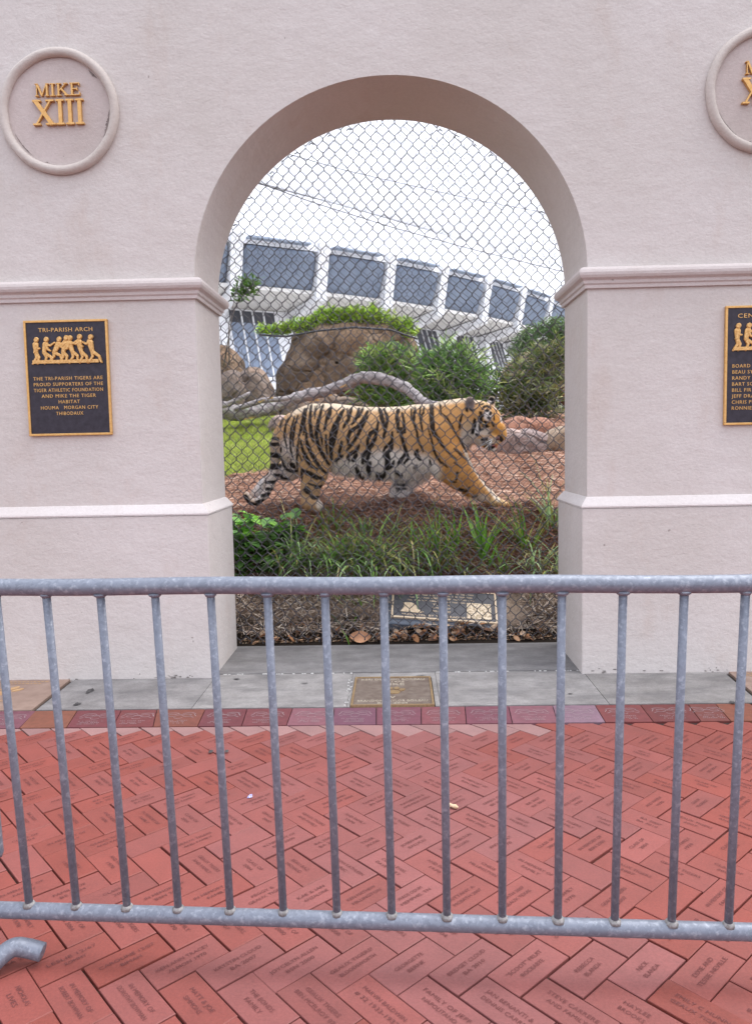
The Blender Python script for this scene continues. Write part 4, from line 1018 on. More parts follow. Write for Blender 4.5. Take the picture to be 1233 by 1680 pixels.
PALL = [(.11, .22, .055), (.16, .30, .07), (.25, .40, .11), (.42, .52, .22), (.09, .17, .06)]
def lance(V, F, C, p, d, L, w, c, r):
    d = d/np.linalg.norm(d); s = np.cross(d, np.array([r.normal(), r.normal(), r.normal()])); s /= np.linalg.norm(s)+1e-9; n = np.cross(s, d); b = len(V)
    V += [p, p+d*L*.4+s*w/2+n*w*.1, p+d*L*.4-s*w/2+n*w*.1, p+d*L*.75+s*w*.36-np.array([0, 0, L*.06]), p+d*L*.75-s*w*.36-np.array([0, 0, L*.06]), p+d*L-np.array([0, 0, L*.16])]
    F += [(b, b+1, b+2), (b+1, b+3, b+4, b+2), (b+3, b+5, b+4)]; C += [c*.85]+[c]*4+[c*1.15]
def shrub(name, ells, Y, base, N, L, w, pal, label, cat='shrub', group='lance leaved shrubs behind the tiger', seed=1, upward=.55, cl=7, nst=26):
    """ells: (px, py, rx, ry) crown lobes in photo pixels at distance Y"""
    r = np.random.default_rng(seed); s = Y/FPX; t = thing(name, at(base[0], base[1], Y), label, cat, group)
    V = []; F = []; C = []; ms = MB(); ar = np.array([e[2]*e[3] for e in ells], float); ar /= ar.sum(); b0 = np.array(at(base[0], base[1], Y))
    nsp = N//cl; tops = []
    for k in range(nsp):
        e = ells[r.choice(len(ells), p=ar)]; c = np.array(at(e[0], e[1], Y)); v = r.normal(size=3); v /= np.linalg.norm(v); q = r.uniform(.25, 1.0)**.5
        if r.random() < .35: q *= r.uniform(1.0, 1.38)
        p = c+v*np.array([e[2]*s, .75*min(e[2], e[3]*1.3)*s, e[3]*s])*q
        ax = (p-b0)*.6+np.array([0, 0, .5])*upward+r.normal(0, .18, 3); ax /= np.linalg.norm(ax); tone = np.array(pal[r.integers(len(pal))])*r.uniform(.75, 1.3)
        tops.append(p)
        for j in range(cl):
            o = r.normal(size=3); o -= ax*(o@ax); o /= np.linalg.norm(o); d = ax*r.uniform(.15, .9)+o*r.uniform(.4, .9)
            lance(V, F, C, p+ax*r.uniform(-.05, .04), d, L*r.uniform(.65, 1.2), w*r.uniform(.7, 1.25), tone*r.uniform(.8, 1.25), r)
    for k in range(nst):
        p = tops[r.integers(len(tops))]; mid = (b0*.5+p*.5)+r.normal(0, .03, 3)+np.array([0, 0, .05]); ms.tube([b0+r.normal(0, .04, 3)*np.array([1, 1, 0]), mid, p], [.010, .006, .003], 5)
    m = MB(); m.add(V, F, np.array(C)); m.build('foliage', m_leaf, t); ms.build('stems', m_bark, t, smooth=True); return t
shrub('shrub', [(650,600,48,26),(620,600,30,24),(625,650,32,30),(665,655,42,32),(600,640,20,18)], 9.6, (645,705), 2600, .21, .017, PALL+[(.22, .30, .06), (.15, .25, .05)], 'lance leaved green shrub between the largest boulder and the arch of the log', seed=41)
shrub('shrub', [(745,615,45,38),(720,640,35,40),(780,640,42,32),(745,665,60,26),(740,588,24,20)], 9.3, (745,705), 3600, .23, .017, PALL, 'largest dark green lance leaved shrub above the tiger shoulder', seed=42)
shrub('shrub', [(880,625,42,48),(850,650,35,36),(905,600,30,34),(885,670,45,24),(835,665,28,22),(915,580,20,18)], 9.2, (880,705), 2700, .20, .017, [(.10, .15, .05), (.16, .21, .08), (.24, .28, .13), (.07, .12, .03), (.30, .30, .10), (.34, .34, .22)], 'pale speckled loose shrub beside the right pier', seed=43)
def cover(name, ells, Y, base, N, pal, label, seed, L=.10, w=.019):
    return shrub(name, ells, Y, base, N, L, w, pal, label, 'ground cover', 'ground cover on the rock tops', seed, 1.3, 6)
cover('ground_cover', [(505,536,42,9),(455,542,28,6),(560,523,46,12),(590,519,46,11),(640,533,40,9),(665,545,16,6),(540,520,25,10)], 10.9, (570,545), 4600, [(.26, .42, .04), (.34, .50, .07), (.19, .33, .035), (.42, .54, .11)], 'bright yellow green ground cover spilling over the top of the largest boulder', 51)
cover('ground_cover', [(880,560,40,22),(912,545,28,22),(855,580,20,10),(925,560,26,26)], 13.0, (885,590), 4200, [(.13, .22, .09), (.19, .28, .12), (.09, .16, .065)], 'grey green ground cover on the dark rock at the right', 52)
m = MB(); m.tube([at(425,549,10.4)[:], at(470,552,10.3)[:], at(520,543,10.2)[:], at(580,537,10.2)[:], at(640,541,10.25)[:], at(684,556,10.4)[:]], .013, 8)  # dark tube added in place of the shadow under the rim foliage
tag(m.build('rim_shadow', m_wire2, smooth=True), 'dark line standing in for shadow along the planted rim of the largest boulder', 'shadow line')
t = shrub('sapling', [(405,470,17,14),(396,484,12,9)], 9.4, (371,600), 260, .10, .022, [(.07, .15, .03), (.12, .22, .05)], 'thin sapling with one tuft of leaves against the building, by the left pier', 'sapling', None, 61, .3, 6, 2)

# ------------------------------------------------------------------ the stadium
def stadium():
    m_w = simple('white concrete', (.76, .77, .80), (.84, .85, .88), 1.2, .8, 0, .2, 6, .2, .01)
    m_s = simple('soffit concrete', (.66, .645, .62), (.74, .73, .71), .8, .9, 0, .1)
    m_p = simple('blue grey panel', (.165, .20, .265), (.215, .255, .325), .9, .75, 0, .2)
    m_l = simple('ledge metal', (.30, .36, .46), (.36, .42, .52), 1, .6)
    m_g = simple('dark glass', (.05, .055, .07), (.08, .085, .10), .4, .25, 0, .5)
    m_g2 = simple('sky painted glass', (.19, .24, .33), (.28, .33, .43), .25, .2, 0, .5)  # paler copy of the glass with the sky's reflection painted in
    ribs = [(240,372),(390,388),(533,402),(645,420),(732,441),(805,458),(862,476),(907,492),(940,505),(962,518)]
    H = 11.8; P = []
    for px, py in ribs:
        d = cam_dir(px-616.5, FPX, 840-py); k = H/d.z; P.append(np.array([d.x*k, d.y*k]))
    P = np.array(P); n = len(P); Y = np.polyval(np.polyfit(np.arange(n), P[:, 1], 2), np.arange(n))
    P = np.array([[at(px, py, y).x, y] for (px, py), y in zip(ribs, Y)])
    zt, zb, zw, z0 = EYE+H-.28, EYE+9.25, EYE+8.55, 5.2
    t = thing('stadium', (P[3][0], P[3][1], 0), 'large white concrete stadium with blue grey panels between slanted ribs', 'stadium')
    tang = np.gradient(P, axis=0); tang /= np.linalg.norm(tang, axis=1)[:, None]; inn = np.stack([-tang[:, 1], tang[:, 0]], 1)
    Q = lambda k, s, d, z: (*(P[k]+tang[k]*s+inn[k]*d), z)
    def bay(k, s0, s1, d, z):      # point inside bay k
        return None
    for k in range(n-1):
        a, b = P[k], P[k+1]; e = (b-a)/np.linalg.norm(b-a); L = np.linalg.norm(b-a); q = np.array([-e[1], e[0]])
        B = lambda s, d, z: (*(a+e*s+q*d), z)
        m = MB(); m.hexa([B(.38,.85,zb),B(L-.38,.85,zb),B(L-.38,2.0,zb),B(.38,2.0,zb),B(.38,.0,zt),B(L-.38,.0,zt),B(L-.38,1.2,zt),B(.38,1.2,zt)]); m.build('facade_panel', m_p, t, bevel=.48, segs=6)
        m = MB(); m.hexa([B(.6,-.25,zt+.26),B(L-1.0,-.25,zt+.26),B(L-1.0,.3,zt+.26),B(.6,.3,zt+.26),B(.6,-.25,zt+.36),B(L-1.0,-.25,zt+.36),B(L-1.0,.3,zt+.36),B(.6,.3,zt+.36)]); m.build('ledge', m_l, t)
        m = MB(); m.hexa([B(0,.25,zt+.01),B(L,.25,zt+.01),B(L,6,zt+.01),B(0,6,zt+.01),B(0,.35,zt+.34),B(L,.35,zt+.34),B(L,6,zt+.8),B(0,6,zt+.8)]); m.build('parapet', m_w, t)
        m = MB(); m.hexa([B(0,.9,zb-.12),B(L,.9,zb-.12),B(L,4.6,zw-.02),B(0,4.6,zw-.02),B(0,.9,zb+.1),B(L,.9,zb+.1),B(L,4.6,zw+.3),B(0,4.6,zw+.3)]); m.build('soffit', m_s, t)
        lo = 2.6      # the lower wall leans outwards towards its foot
        m = MB(); m.hexa([B(0,lo,z0),B(L,lo,z0),B(L,lo+.4,z0),B(0,lo+.4,z0),B(0,4.2,zw),B(L,4.2,zw),B(L,4.6,zw),B(0,4.6,zw)])
        m.hexa([B(0,lo-.2,0),B(L,lo-.2,0),B(L,lo+.5,0),B(0,lo+.5,0),B(0,lo-.2,z0),B(L,lo-.2,z0),B(L,lo+.5,z0),B(0,lo+.5,z0)])
        m.build('lower_wall', m_w, t)
        W0, W1 = (.9, L-1.6) if k == 1 else (1.5, L-1.3)
        f = lambda s, z, o: B(s, lo+(4.2-lo)*(z-z0)/(zw-z0)-o, z)
        zb_, zt_ = z0+.35, zw-.12
        w = MB()
        for i in range(5):
            s = W0+(W1-W0)*i/4
            if i in (0, 4): continue
            hw = .045 if k <= 1 else .022; w.hexa([f(s-hw, zb_, .02), f(s+hw, zb_, .02), f(s+hw, zb_, .12), f(s-hw, zb_, .12), f(s-hw, zt_, .02), f(s+hw, zt_, .02), f(s+hw, zt_, .12), f(s-hw, zt_, .12)])
        w.hexa([f(W0-.1, zb_-.18, .0), f(W1+.1, zb_-.18, .0), f(W1+.1, zb_-.18, .22), f(W0-.1, zb_-.18, .22), f(W0-.1, zb_, .0), f(W1+.1, zb_, .0), f(W1+.1, zb_, .22), f(W0-.1, zb_, .22)])
        wo = w.build('window', m_w, t)
        zs = zt_-.75
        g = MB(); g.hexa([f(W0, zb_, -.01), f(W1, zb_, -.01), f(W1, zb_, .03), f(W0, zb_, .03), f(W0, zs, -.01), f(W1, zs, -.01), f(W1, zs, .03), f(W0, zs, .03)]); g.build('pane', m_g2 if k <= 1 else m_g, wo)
        g = MB(); g.hexa([f(W0, zs, -.01), f(W1, zs, -.01), f(W1, zs, .03), f(W0, zs, .03), f(W0, zt_, -.01), f(W1, zt_, -.01), f(W1, zt_, .03), f(W0, zt_, .03)]); g.build('pane', m_g, wo)  # top band darker: interior shading put into the pane colour
    for k in range(n):
        m = MB(); w = .36
        m.hexa([Q(k,-w,.55,zb-.1),Q(k,w,.55,zb-.1),Q(k,w,1.9,zb-.1),Q(k,-w,1.9,zb-.1),Q(k,-w,.0,zt+.5),Q(k,w,.0,zt+.5),Q(k,w,1.2,zt+.5),Q(k,-w,1.2,zt+.5)])
        m.hexa([Q(k,-w,.55,zb-.5),Q(k,w,.55,zb-.5),Q(k,w,4.3,zw-.75),Q(k,-w,4.3,zw-.75),Q(k,-w,.55,zb-.1),Q(k,w,.55,zb-.1),Q(k,w,4.3,zw-.1),Q(k,-w,4.3,zw-.1)])
        m.hexa([Q(k,-w,1.8,0),Q(k,w,1.8,0),Q(k,w,3.0,0),Q(k,-w,3.0,0),Q(k,-w,3.4,zw-.3),Q(k,w,3.4,zw-.3),Q(k,w,4.3,zw-.3),Q(k,-w,4.3,zw-.3)])
        m.build('rib', m_w, t)
stadium()
b = MB(); b.box((-150, 41, -.4), (150, 400, -.02))

# ------------------------------------------------------------------ the tiger (one continuous body surface)
YT = 6.10
def tp(px, py, yo=0.0):
    p = at(px, py, YT); return np.array([p.x, YT+yo, p.z])
TS = YT/FPX                      # metres per photo pixel at the tiger
PR = []                          # primitives: p, q, r0, r1, yscale, k
def cap(a, b, ys=1.0, k=.03):
    PR.append((tp(a[0], a[1], a[3] if len(a) > 3 else 0), tp(b[0], b[1], b[3] if len(b) > 3 else 0), a[2]*TS, b[2]*TS, ys, k))
def chain(pts, ys=1.0, k=.03):
    for a, b in zip(pts[:-1], pts[1:]): cap(a, b, ys, k)
T_ = .78
chain([(492,718,42),(515,716,50),(545,718,52.5),(580,724,54),(620,727.5,56),(660,727,56.5),(696,721,55),(721,714,48)], T_, .05)      # trunk
chain([(721,714,48),(742,699,41),(762,690,34)], .8, .045)                                                                                  # neck
chain([(762,690,33,-.01),(784,686,26,-.045)], .95, .04)                                                                                    # skull
cap((784,686,25,-.05), (797,690,23,-.07), .95, .04)
chain([(800,696,19.5,-.085),(812,707,13.5,-.12),(816.5,714,10.5,-.13)], .95, .025)                                                                # muzzle
chain([(776,708,20,-.03),(790,716,15,-.09)], 1.1, .03)                                                                                     # cheek ruff
chain([(792,721,12.5,-.07),(803,731,9.5,-.115)], 1.0, .02)                                                                                      # lower jaw
cap((804,721,11.5,-.145), (811,720,9,-.145), 1.0, .018)                                                                                      # near whisker pad
# legs
chain([(508,735,38,-.07),(517,760,28,-.10),(518,778,20,-.11),(512,798,15.5,-.11),(511,820,14,-.11)], .8, .02); chain([(511,824,14,-.11),(522,829,10.5,-.11)], 1.1, .02)
chain([(484,728,38,.06),(487,757,25,.09),(470,774,16,.10),(448,779,9.5,.10)], .8, .03); chain([(447,778,9,.10),(430,795,9,.10),(416,812,9,.10)], 1.0, .02)
chain([(716,728,46,-.05),(735,757,33,-.11),(752,778,24,-.13),(773,797,17,-.13),(793,811,12,-.13),(808,820,9,-.13)], .78, .02); chain([(806,820,8.5,-.13),(819,824.5,6,-.13),(827,826,4,-.13)], 1.5, .015)
chain([(700,742,36,.05),(682,770,23,.09),(666,786,17.5,.10),(659,802,14.5,.10),(655,812,14,.10)], .8, .03); cap((653,814,12,.10), (662,816,10,.10), 1.1, .015)
chain([(484,702,14),(468,701,10.5),(457,712,8),(450,730,7.6),(451,755,7.2),(449,778,6.8,-.01),(444,797,6.3,-.02),(435,813,6.0,-.02),(423,823,5.8,-.02),(413,823,5.6,-.02),(407,815,5.6,-.02),(404.5,811,5.2,-.02)], 1.0, .012)
# ears
chain([(769,666,8.5,-.11),(768,659,7,-.12)], .55, .012); chain([(804,665,7.5,.0),(806,656,6,.0)], .6, .012)

def build_tiger():
    vox = .0059; lo = np.min([np.minimum(p[0]-p[2], p[1]-p[3]) for p in PR], 0)-.03; hi = np.max([np.maximum(p[0]+p[2], p[1]+p[3]) for p in PR], 0)+.03
    N = np.ceil((hi-lo)/vox).astype(int)+1; G = np.full(N, 9.0, np.float32)
    ax = [lo[i]+vox*np.arange(N[i]) for i in range(3)]
    for p, q, r0, r1, ys, k in PR:
        m = max(r0, r1)*1.05+.07; a = np.maximum(0, np.floor((np.minimum(p, q)-m-lo)/vox).astype(int)); b = np.minimum(N, np.ceil((np.maximum(p, q)+m-lo)/vox).astype(int)+1)
        X, Yy, Z = np.meshgrid(ax[0][a[0]:b[0]], ax[1][a[1]:b[1]], ax[2][a[2]:b[2]], indexing='ij')
        yc = (p[1]+q[1])/2; sc = 1/ys
        P3 = np.stack([X, yc+(Yy-yc)*sc, Z], -1).astype(np.float32); p2 = p.copy(); q2 = q.copy(); p2[1] = yc+(p[1]-yc)*sc; q2[1] = yc+(q[1]-yc)*sc
        d = q2-p2; h = np.clip(((P3-p2)@d)/(d@d+1e-12), 0, 1); D = np.linalg.norm(P3-p2-h[..., None]*d, axis=-1)-(r0+(r1-r0)*h)
        if ys < 1: D = D*(.5+.5*ys)
        S = G[a[0]:b[0], a[1]:b[1], a[2]:b[2]]; e = np.maximum(k-np.abs(S-D), 0)/k; G[a[0]:b[0], a[1]:b[1], a[2]:b[2]] = np.minimum(S, D)-e*e*k*.25
    # surface nets
    s = G < 0; c = np.zeros(N-1, int)
    for dx in (0, 1):
        for dy in (0, 1):
            for dz in (0, 1): c += s[dx:N[0]-1+dx, dy:N[1]-1+dy, dz:N[2]-1+dz]
    act = (c > 0) & (c < 8); idx = -np.ones(N-1, int); ijk = np.argwhere(act); idx[act] = np.arange(len(ijk))
    acc = np.zeros((len(ijk), 3)); cnt = np.zeros(len(ijk)); cor = [(x, y, z) for x in (0, 1) for y in (0, 1) for z in (0, 1)]
    val = {q: G[ijk[:, 0]+q[0], ijk[:, 1]+q[1], ijk[:, 2]+q[2]] for q in cor}
    for q in cor:
        for axn in range(3):
            if q[axn] == 0:
                w = list(q); w[axn] = 1; w = tuple(w); a, b = val[q], val[w]; cr = (a < 0) != (b < 0); t = np.where(cr, a/(a-b+1e-12), 0)
                pt = np.tile(np.array(q, float), (len(ijk), 1)); pt[:, axn] = t; acc += np.where(cr[:, None], pt, 0); cnt += cr
    V = lo+vox*(ijk+acc/cnt[:, None]); F = []
    for axn in range(3):
        o = [i for i in range(3) if i != axn]; sl0 = [slice(1, N[i]-1) for i in range(3)]; sl0[axn] = slice(0, N[axn]-1); sl1 = list(sl0); sl1[axn] = slice(1, N[axn])
        A, B = s[tuple(sl0)], s[tuple(sl1)]
        for sgn, msk in ((1, A & ~B), (-1, ~A & B)):
            e = np.argwhere(msk); e[:, o[0]] += 1; e[:, o[1]] += 1
            def cell(d0, d1):
                w = e.copy(); w[:, o[0]] -= d0; w[:, o[1]] -= d1; return idx[w[:, 0], w[:, 1], w[:, 2]]
            Q = np.stack([cell(1, 1), cell(0, 1), cell(0, 0), cell(1, 0)], 1)
            if (sgn == 1) == (axn == 1): Q = Q[:, ::-1]
            F.append(Q)
    F = np.concatenate(F)
    E_ = np.concatenate([F[:, [0, 1]], F[:, [1, 2]], F[:, [2, 3]], F[:, [3, 0]]]); deg = np.bincount(E_.ravel(), minlength=len(V)).astype(float)
    for lam in (.6, -.3, .6, -.3, .6, -.3):
        S = np.zeros_like(V); np.add.at(S, E_[:, 0], V[E_[:, 1]]); np.add.at(S, E_[:, 1], V[E_[:, 0]]); V = V+lam*(S/deg[:, None]-V)
    return V, F

A_ = lambda pts: [(395+x/9.33, 655+y/9.33) for x, y in pts]
B_ = lambda pts: [(500+x/9.33, 645+y/9.33) for x, y in pts]
C_ = lambda pts: [(600+x/9.33, 645+y/9.33) for x, y in pts]
D_ = lambda pts: [(705+x/8.84, 645+y/8.84) for x, y in pts]
ST = []
def S(f, w, *pts): ST.append((f(list(pts)), w/9.33))
for w, *p in [(48,(450,590),(600,612)),(58,(465,690),(595,690)),(80,(450,850),(585,862)),(90,(455,1030),(565,1030)),(45,(530,1155),(610,1178)),(52,(425,1270),(555,1260)),(50,(405,1370),(495,1370)),(60,(345,1470),(445,1450)),(66,(270,1575),(350,1550)),(55,(165,1590),(235,1615)),(95,(85,1500),(115,1560)),
  (26,(645,280),(615,420)),(22,(670,300),(630,440)),(30,(800,250),(725,380),(702,560),(742,745)),(34,(850,270),(812,480),(800,700),(828,880)),(32,(905,250),(862,420),(842,600),(852,720)),(42,(1002,150),(972,400),(942,560)),(26,(1035,150),(1012,400),(1000,560)),(40,(1095,90),(1092,350),(1120,560),(1155,650)),(24,(1185,100),(1160,230)),
  (30,(942,580),(912,760),(900,900),(905,1110)),(46,(1042,500),(1062,700),(1112,820),(1180,950)),(42,(962,640),(1002,800),(1062,900),(1120,1000),(1205,1065)),(24,(922,820),(980,930)),(60,(980,1070),(1100,1130),(1205,1200)),(32,(1080,1275),(1190,1315)),(95,(1045,1365),(1060,1385)),(48,(1100,1450),(1150,1492),(1215,1480)),(40,(972,1100),(958,1230)),
  (38,(640,745),(632,800)),(95,(795,1005),(825,1015)),(44,(600,900),(650,1020),(705,1085),(800,1112),(890,1092)),(40,(610,1210),(720,1222)),(24,(745,885),(750,890)),(26,(790,915),(796,920)),(36,(265,1230),(400,1130)),(30,(360,1250),(375,1310))]: S(A_, w, *p)
for w, *p in [(30,(30,250),(30,500),(62,620),(82,740)),(42,(110,195),(120,400),(132,560),(172,720)),(22,(165,205),(190,300),(185,400)),(50,(290,185),(270,300),(245,420),(230,560),(212,640),(240,780),(290,900),(340,1000),(395,1085)),(20,(205,205),(195,280)),(58,(415,230),(400,330),(355,440)),(36,(355,440),(335,570)),(28,(262,560),(290,680),(302,790)),(34,(358,640),(360,760),(372,930)),
  (62,(605,270),(560,360),(482,520),(442,640),(432,800),(432,1010)),(40,(540,480),(512,600),(490,700),(455,830)),(24,(662,240),(670,370)),(46,(725,230),(692,400),(610,535)),(44,(832,240),(810,380),(740,490)),(40,(892,255),(842,370)),(52,(972,285),(902,420),(832,520),(722,590),(682,680),(690,790)),(44,(972,370),(902,490),(842,620),(762,760),(668,875)),(46,(592,745),(570,840),(545,950)),(48,(498,1025),(592,955)),(52,(852,805),(800,880),(712,930),(680,980),(702,1025)),(56,(802,940),(760,1025)),
  (50,(1132,440),(1112,560),(1022,620),(976,720),(968,820)),(56,(1112,560),(1090,680),(1030,800),(980,860),(910,950),(900,1065)),(56,(1002,900),(958,1035)),(44,(1145,240),(1190,370),(1210,440)),(56,(790,1120),(830,1200)),(56,(820,1200),(900,1300)),(62,(1012,1060),(980,1130),(1002,1225)),(64,(1108,1220),(1140,1285),(1195,1235)),(46,(82,740),(130,880),(190,1000),(260,1120),(355,1215)),(42,(30,960),(80,1040),(140,1110),(232,1152)),(54,(15,1165),(120,1222),(305,1302)),(48,(200,1425),(290,1418))]: S(B_, w, *p)
for w, *p in [(46,(205,250),(240,380),(280,480),(300,590),(280,685)),(44,(280,250),(330,370),(330,460),(310,545)),(42,(402,600),(402,740),(302,830),(275,890)),(50,(404,740),(390,840),(320,930),(275,960)),(64,(300,960),(350,1060)),(62,(330,900),(350,1000),(320,1100),(315,1150)),(42,(432,1035),(400,1110),(320,1160)),(66,(175,1215),(250,1275),(295,1200)),(50,(482,260),(472,380),(490,500),(490,600)),(26,(512,255),(502,320)),(38,(552,310),(572,420),(590,600),(525,640)),(46,(532,540),(540,660),(580,800),(612,900),(645,990),(580,1065)),(54,(590,940),(505,1055)),
  (32,(690,240),(690,380),(730,470),(770,600),(782,720),(830,820),(860,890)),(34,(752,230),(732,330),(730,440)),(34,(832,205),(812,330),(832,480),(852,590)),(32,(882,210),(870,310),(832,380)),(56,(770,870),(762,930),(822,1015)),(40,(977,180),(975,350),(982,520),(1012,620),(1082,700),(1142,800),(1205,870)),(24,(1022,190),(1012,420),(1032,540)),(28,(940,560),(982,700),(1012,860),(1052,960),(1122,1065)),(22,(1132,190),(1132,330)),(30,(960,1020),(982,1080)),(40,(735,1130),(765,1100)),(56,(470,1200),(540,1255)),(34,(440,1328),(560,1342),(725,1335)),(38,(440,1400),(565,1412),(620,1395)),(34,(470,1460),(620,1470))]: S(C_, w, *p)
for w, *p in [(32,(20,170),(30,400),(42,560),(112,680),(192,800),(282,900),(352,955)),(18,(132,160),(142,330)),(26,(150,300),(222,360),(292,480),(342,580),(392,650)),(28,(400,655),(452,760),(502,855)),(28,(322,800),(402,880),(515,965)),(26,(10,720),(60,880),(130,980),(222,1065)),(22,(320,1000),(432,1072)),(34,(362,1140),(350,1235)),(30,(270,1258),(342,1275)),(44,(408,1380),(492,1396)),(24,(512,1390),(532,1345)),(32,(588,1482),(645,1468)),(34,(442,320),(410,430),(405,525)),
  (48,(698,295),(722,345)),(58,(688,365),(702,425)),(46,(622,395),(610,490),(590,585)),(38,(640,600),(660,618)),(28,(680,470),(690,540),(735,530)),(44,(790,272),(812,262)),(40,(846,295),(832,320)),(40,(805,365),(825,378)),(36,(760,205),(728,245)),(42,(795,195),(845,225)),(22,(892,305),(890,395)),(34,(858,435),(885,485)),(24,(690,185),(750,165)),(18,(640,170),(700,145)),(22,(905,240),(935,280)),(18,(810,590),(850,570)),(60,(965,640),(995,680)),(36,(720,680),(780,665)),(20,(735,720),(830,690)),(20,(740,750),(840,710)),(22,(765,780),(850,720)),(64,(830,795),(870,770)),(40,(505,235),(510,262)),(46,(565,245),(595,265)),(46,(762,450),(778,478)),(24,(725,455),(760,418)),(22,(760,418),(812,440)),(20,(730,490),(770,505)),(20,(770,505),(815,490))]: ST.append((D_(p), w/8.84))

def lerp3(a, b, t): return a*(1-t)[:, None]+b*t[:, None]
def sst(x, a, b):
    t = np.clip((x-a)/(b-a), 0, 1); return t*t*(3-2*t)
def paint(V):
    X, Y = project(np.stack([V[:, 0], np.full(len(V), YT), V[:, 2]], 1))
    r = np.random.default_rng(3); jit = r.normal(0, .35, (len(V), 2)); n1 = np.array([noise.noise((v*22).tolist()) for v in V]); n2 = np.array([noise.noise((v*60).tolist()) for v in V])
    X = X+jit[:, 0]+.7*n1+.4*n2; Y = Y+jit[:, 1]+.7*n2
    tan, orange, deep, white, back_highlight = [np.array(c) for c in ((.50, .31, .155), (.53, .29, .11), (.47, .22, .06), (.78, .74, .72), (.66, .58, .46))]
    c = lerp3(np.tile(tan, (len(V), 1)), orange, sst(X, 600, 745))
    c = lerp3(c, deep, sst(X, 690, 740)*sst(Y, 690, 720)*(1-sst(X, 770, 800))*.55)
    top = np.interp(X, [440,470,500,540,640,700,760,830], [720,682,672,666,671,664,655,662]); c = lerp3(c, back_highlight, (1-sst(Y-top, 2, 9))*.8*sst(X, 470, 488))  # highlight from above painted into the fur along the back
    # white belly
    bl = np.interp(X, [530,548,575,600,640,680,700,722,735], [800,757,748,742,735,742,745,765,830]); wb = sst(Y-bl, -8, 10)*sst(X, 535, 552)*(1-sst(X, 712, 728)); c = lerp3(c, white, wb*.92)
    # far hind leg, inner thigh and tail
    def ell(cx, cy, rx, ry, s=.35): return 1-sst(np.hypot((X-cx)/rx, (Y-cy)/ry), 1-s, 1+s)
    wl = np.maximum.reduce([ell(474, 752, 17, 34), ell(462, 778, 30, 16), ell(430, 795, 28, 32)]); c = lerp3(c, np.array((.62, .56, .54)), wl*.9)
    c = lerp3(c, np.array((.66, .66, .68)), ell(424, 798, 5, 20, .6)*.8)
    wt = (1-sst(X, 456, 461))*sst(Y, 704, 722)*(1-sst(Y, 765, 775)); c = lerp3(c, np.array((.42, .35, .29)), wt*.8)
    wf = ell(660, 796, 22, 26); c = lerp3(c, np.array((.76, .72, .70)), wf*.9)
    c = lerp3(c, np.array((.60, .44, .24)), ell(812, 822, 16, 9)*.8)
    c = lerp3(c, np.array((.55, .50, .47)), ell(783, 815, 14, 7)*.7)
    nh = sst(X, 492, 498)*(1-sst(X, 535, 541))*sst(Y, 782, 800); c = lerp3(c, np.array((.40, .27, .17)), nh*.6); c = lerp3(c, np.array((.66, .6, .55)), ell(528, 826, 6, 11)*.8)
    # head
    hd = lambda x, y, rx, ry, col, a=1.0, s=.35: lerp3(c, np.array(col), ell(705+x/8.84, 645+y/8.84, rx/8.84, ry/8.84, s)*a)
    W_ = (.68, .66, .66)
    c = hd(520, 690, 95, 100, (.60, .55, .51)); c = hd(690, 715, 70, 55, (.50, .45, .41)); c = hd(540, 600, 120, 130, (.62, .56, .50)); c = hd(520, 470, 80, 90, (.58, .42, .26), .8); c = hd(800, 330, 62, 80, W_, .85); c = hd(655, 520, 45, 110, W_); c = hd(760, 560, 95, 60, (.58, .53, .48), .8)
    c = hd(780, 690, 80, 60, (.45, .41, .40), .8); c = hd(900, 690, 70, 50, (.50, .42, .34), .8); c = hd(890, 830, 45, 45, (.72, .70, .70)); c = hd(950, 480, 75, 140, (.47, .22, .05)); c = hd(1020, 600, 50, 60, (.52, .27, .08)); c = hd(870, 570, 50, 60, (.38, .20, .06), .7)
    c = hd(1000, 380, 14, 60, W_, .8); c = hd(930, 200, 28, 60, (.62, .50, .40), .9); c = hd(760, 160, 90, 50, (.52, .33, .15), .7); c = hd(915, 380, 25, 70, (.55, .26, .06), .8)
    c = hd(775, 465, 52, 50, (.48, .27, .10), .8); c = hd(905, 775, 35, 22, (.38, .10, .12), .8)
    c = hd(560, 160, 70, 100, (.19, .15, .145)); c = hd(890, 110, 50, 60, (.012, .011, .012)); c = hd(858, 133, 32, 22, (.75, .73, .74))
    P = np.array([(759,738),(764,752),(773,766),(790,790),(802,806),(812,818)]); m_ = np.full(len(V), 1e9)
    for a, b in zip(P[:-1], P[1:]):
        e = b-a; h = np.clip(((X-a[0])*e[0]+(Y-a[1])*e[1])/(e@e), 0, 1); m_ = np.minimum(m_, np.hypot(X-a[0]-h*e[0], Y-a[1]-h*e[1]))
    c = lerp3(c, np.array((.72, .66, .58)), (1-sst(m_, 1.5, 4.5))*.85)  # rim light painted down the chest and the leading foreleg
    d = np.zeros(len(V))
    for pts, w in ST:
        P = np.array(pts); best = np.full(len(V), 1e9); bb = (X > P[:, 0].min()-12) & (X < P[:, 0].max()+12) & (Y > P[:, 1].min()-12) & (Y < P[:, 1].max()+12); xb, yb = X[bb], Y[bb]; bs = np.full(len(xb), 1e9); tt = np.zeros(len(xb)); n = len(P)-1
        for i in range(n):
            a, b = P[i], P[i+1]; e = b-a; h = np.clip(((xb-a[0])*e[0]+(yb-a[1])*e[1])/(e@e+1e-9), 0, 1); q = np.hypot(xb-a[0]-h*e[0], yb-a[1]-h*e[1]); u = q < bs; bs = np.where(u, q, bs); tt = np.where(u, (i+h)/n, tt)
        hw = w/2*1.06*(.55+.6*np.sin(np.pi*np.clip(tt*.9+.05, 0, 1))**.6 if n > 1 else 1.0)
        d[bb] = np.maximum(d[bb], 1-sst(bs, hw-.75, hw+.75))
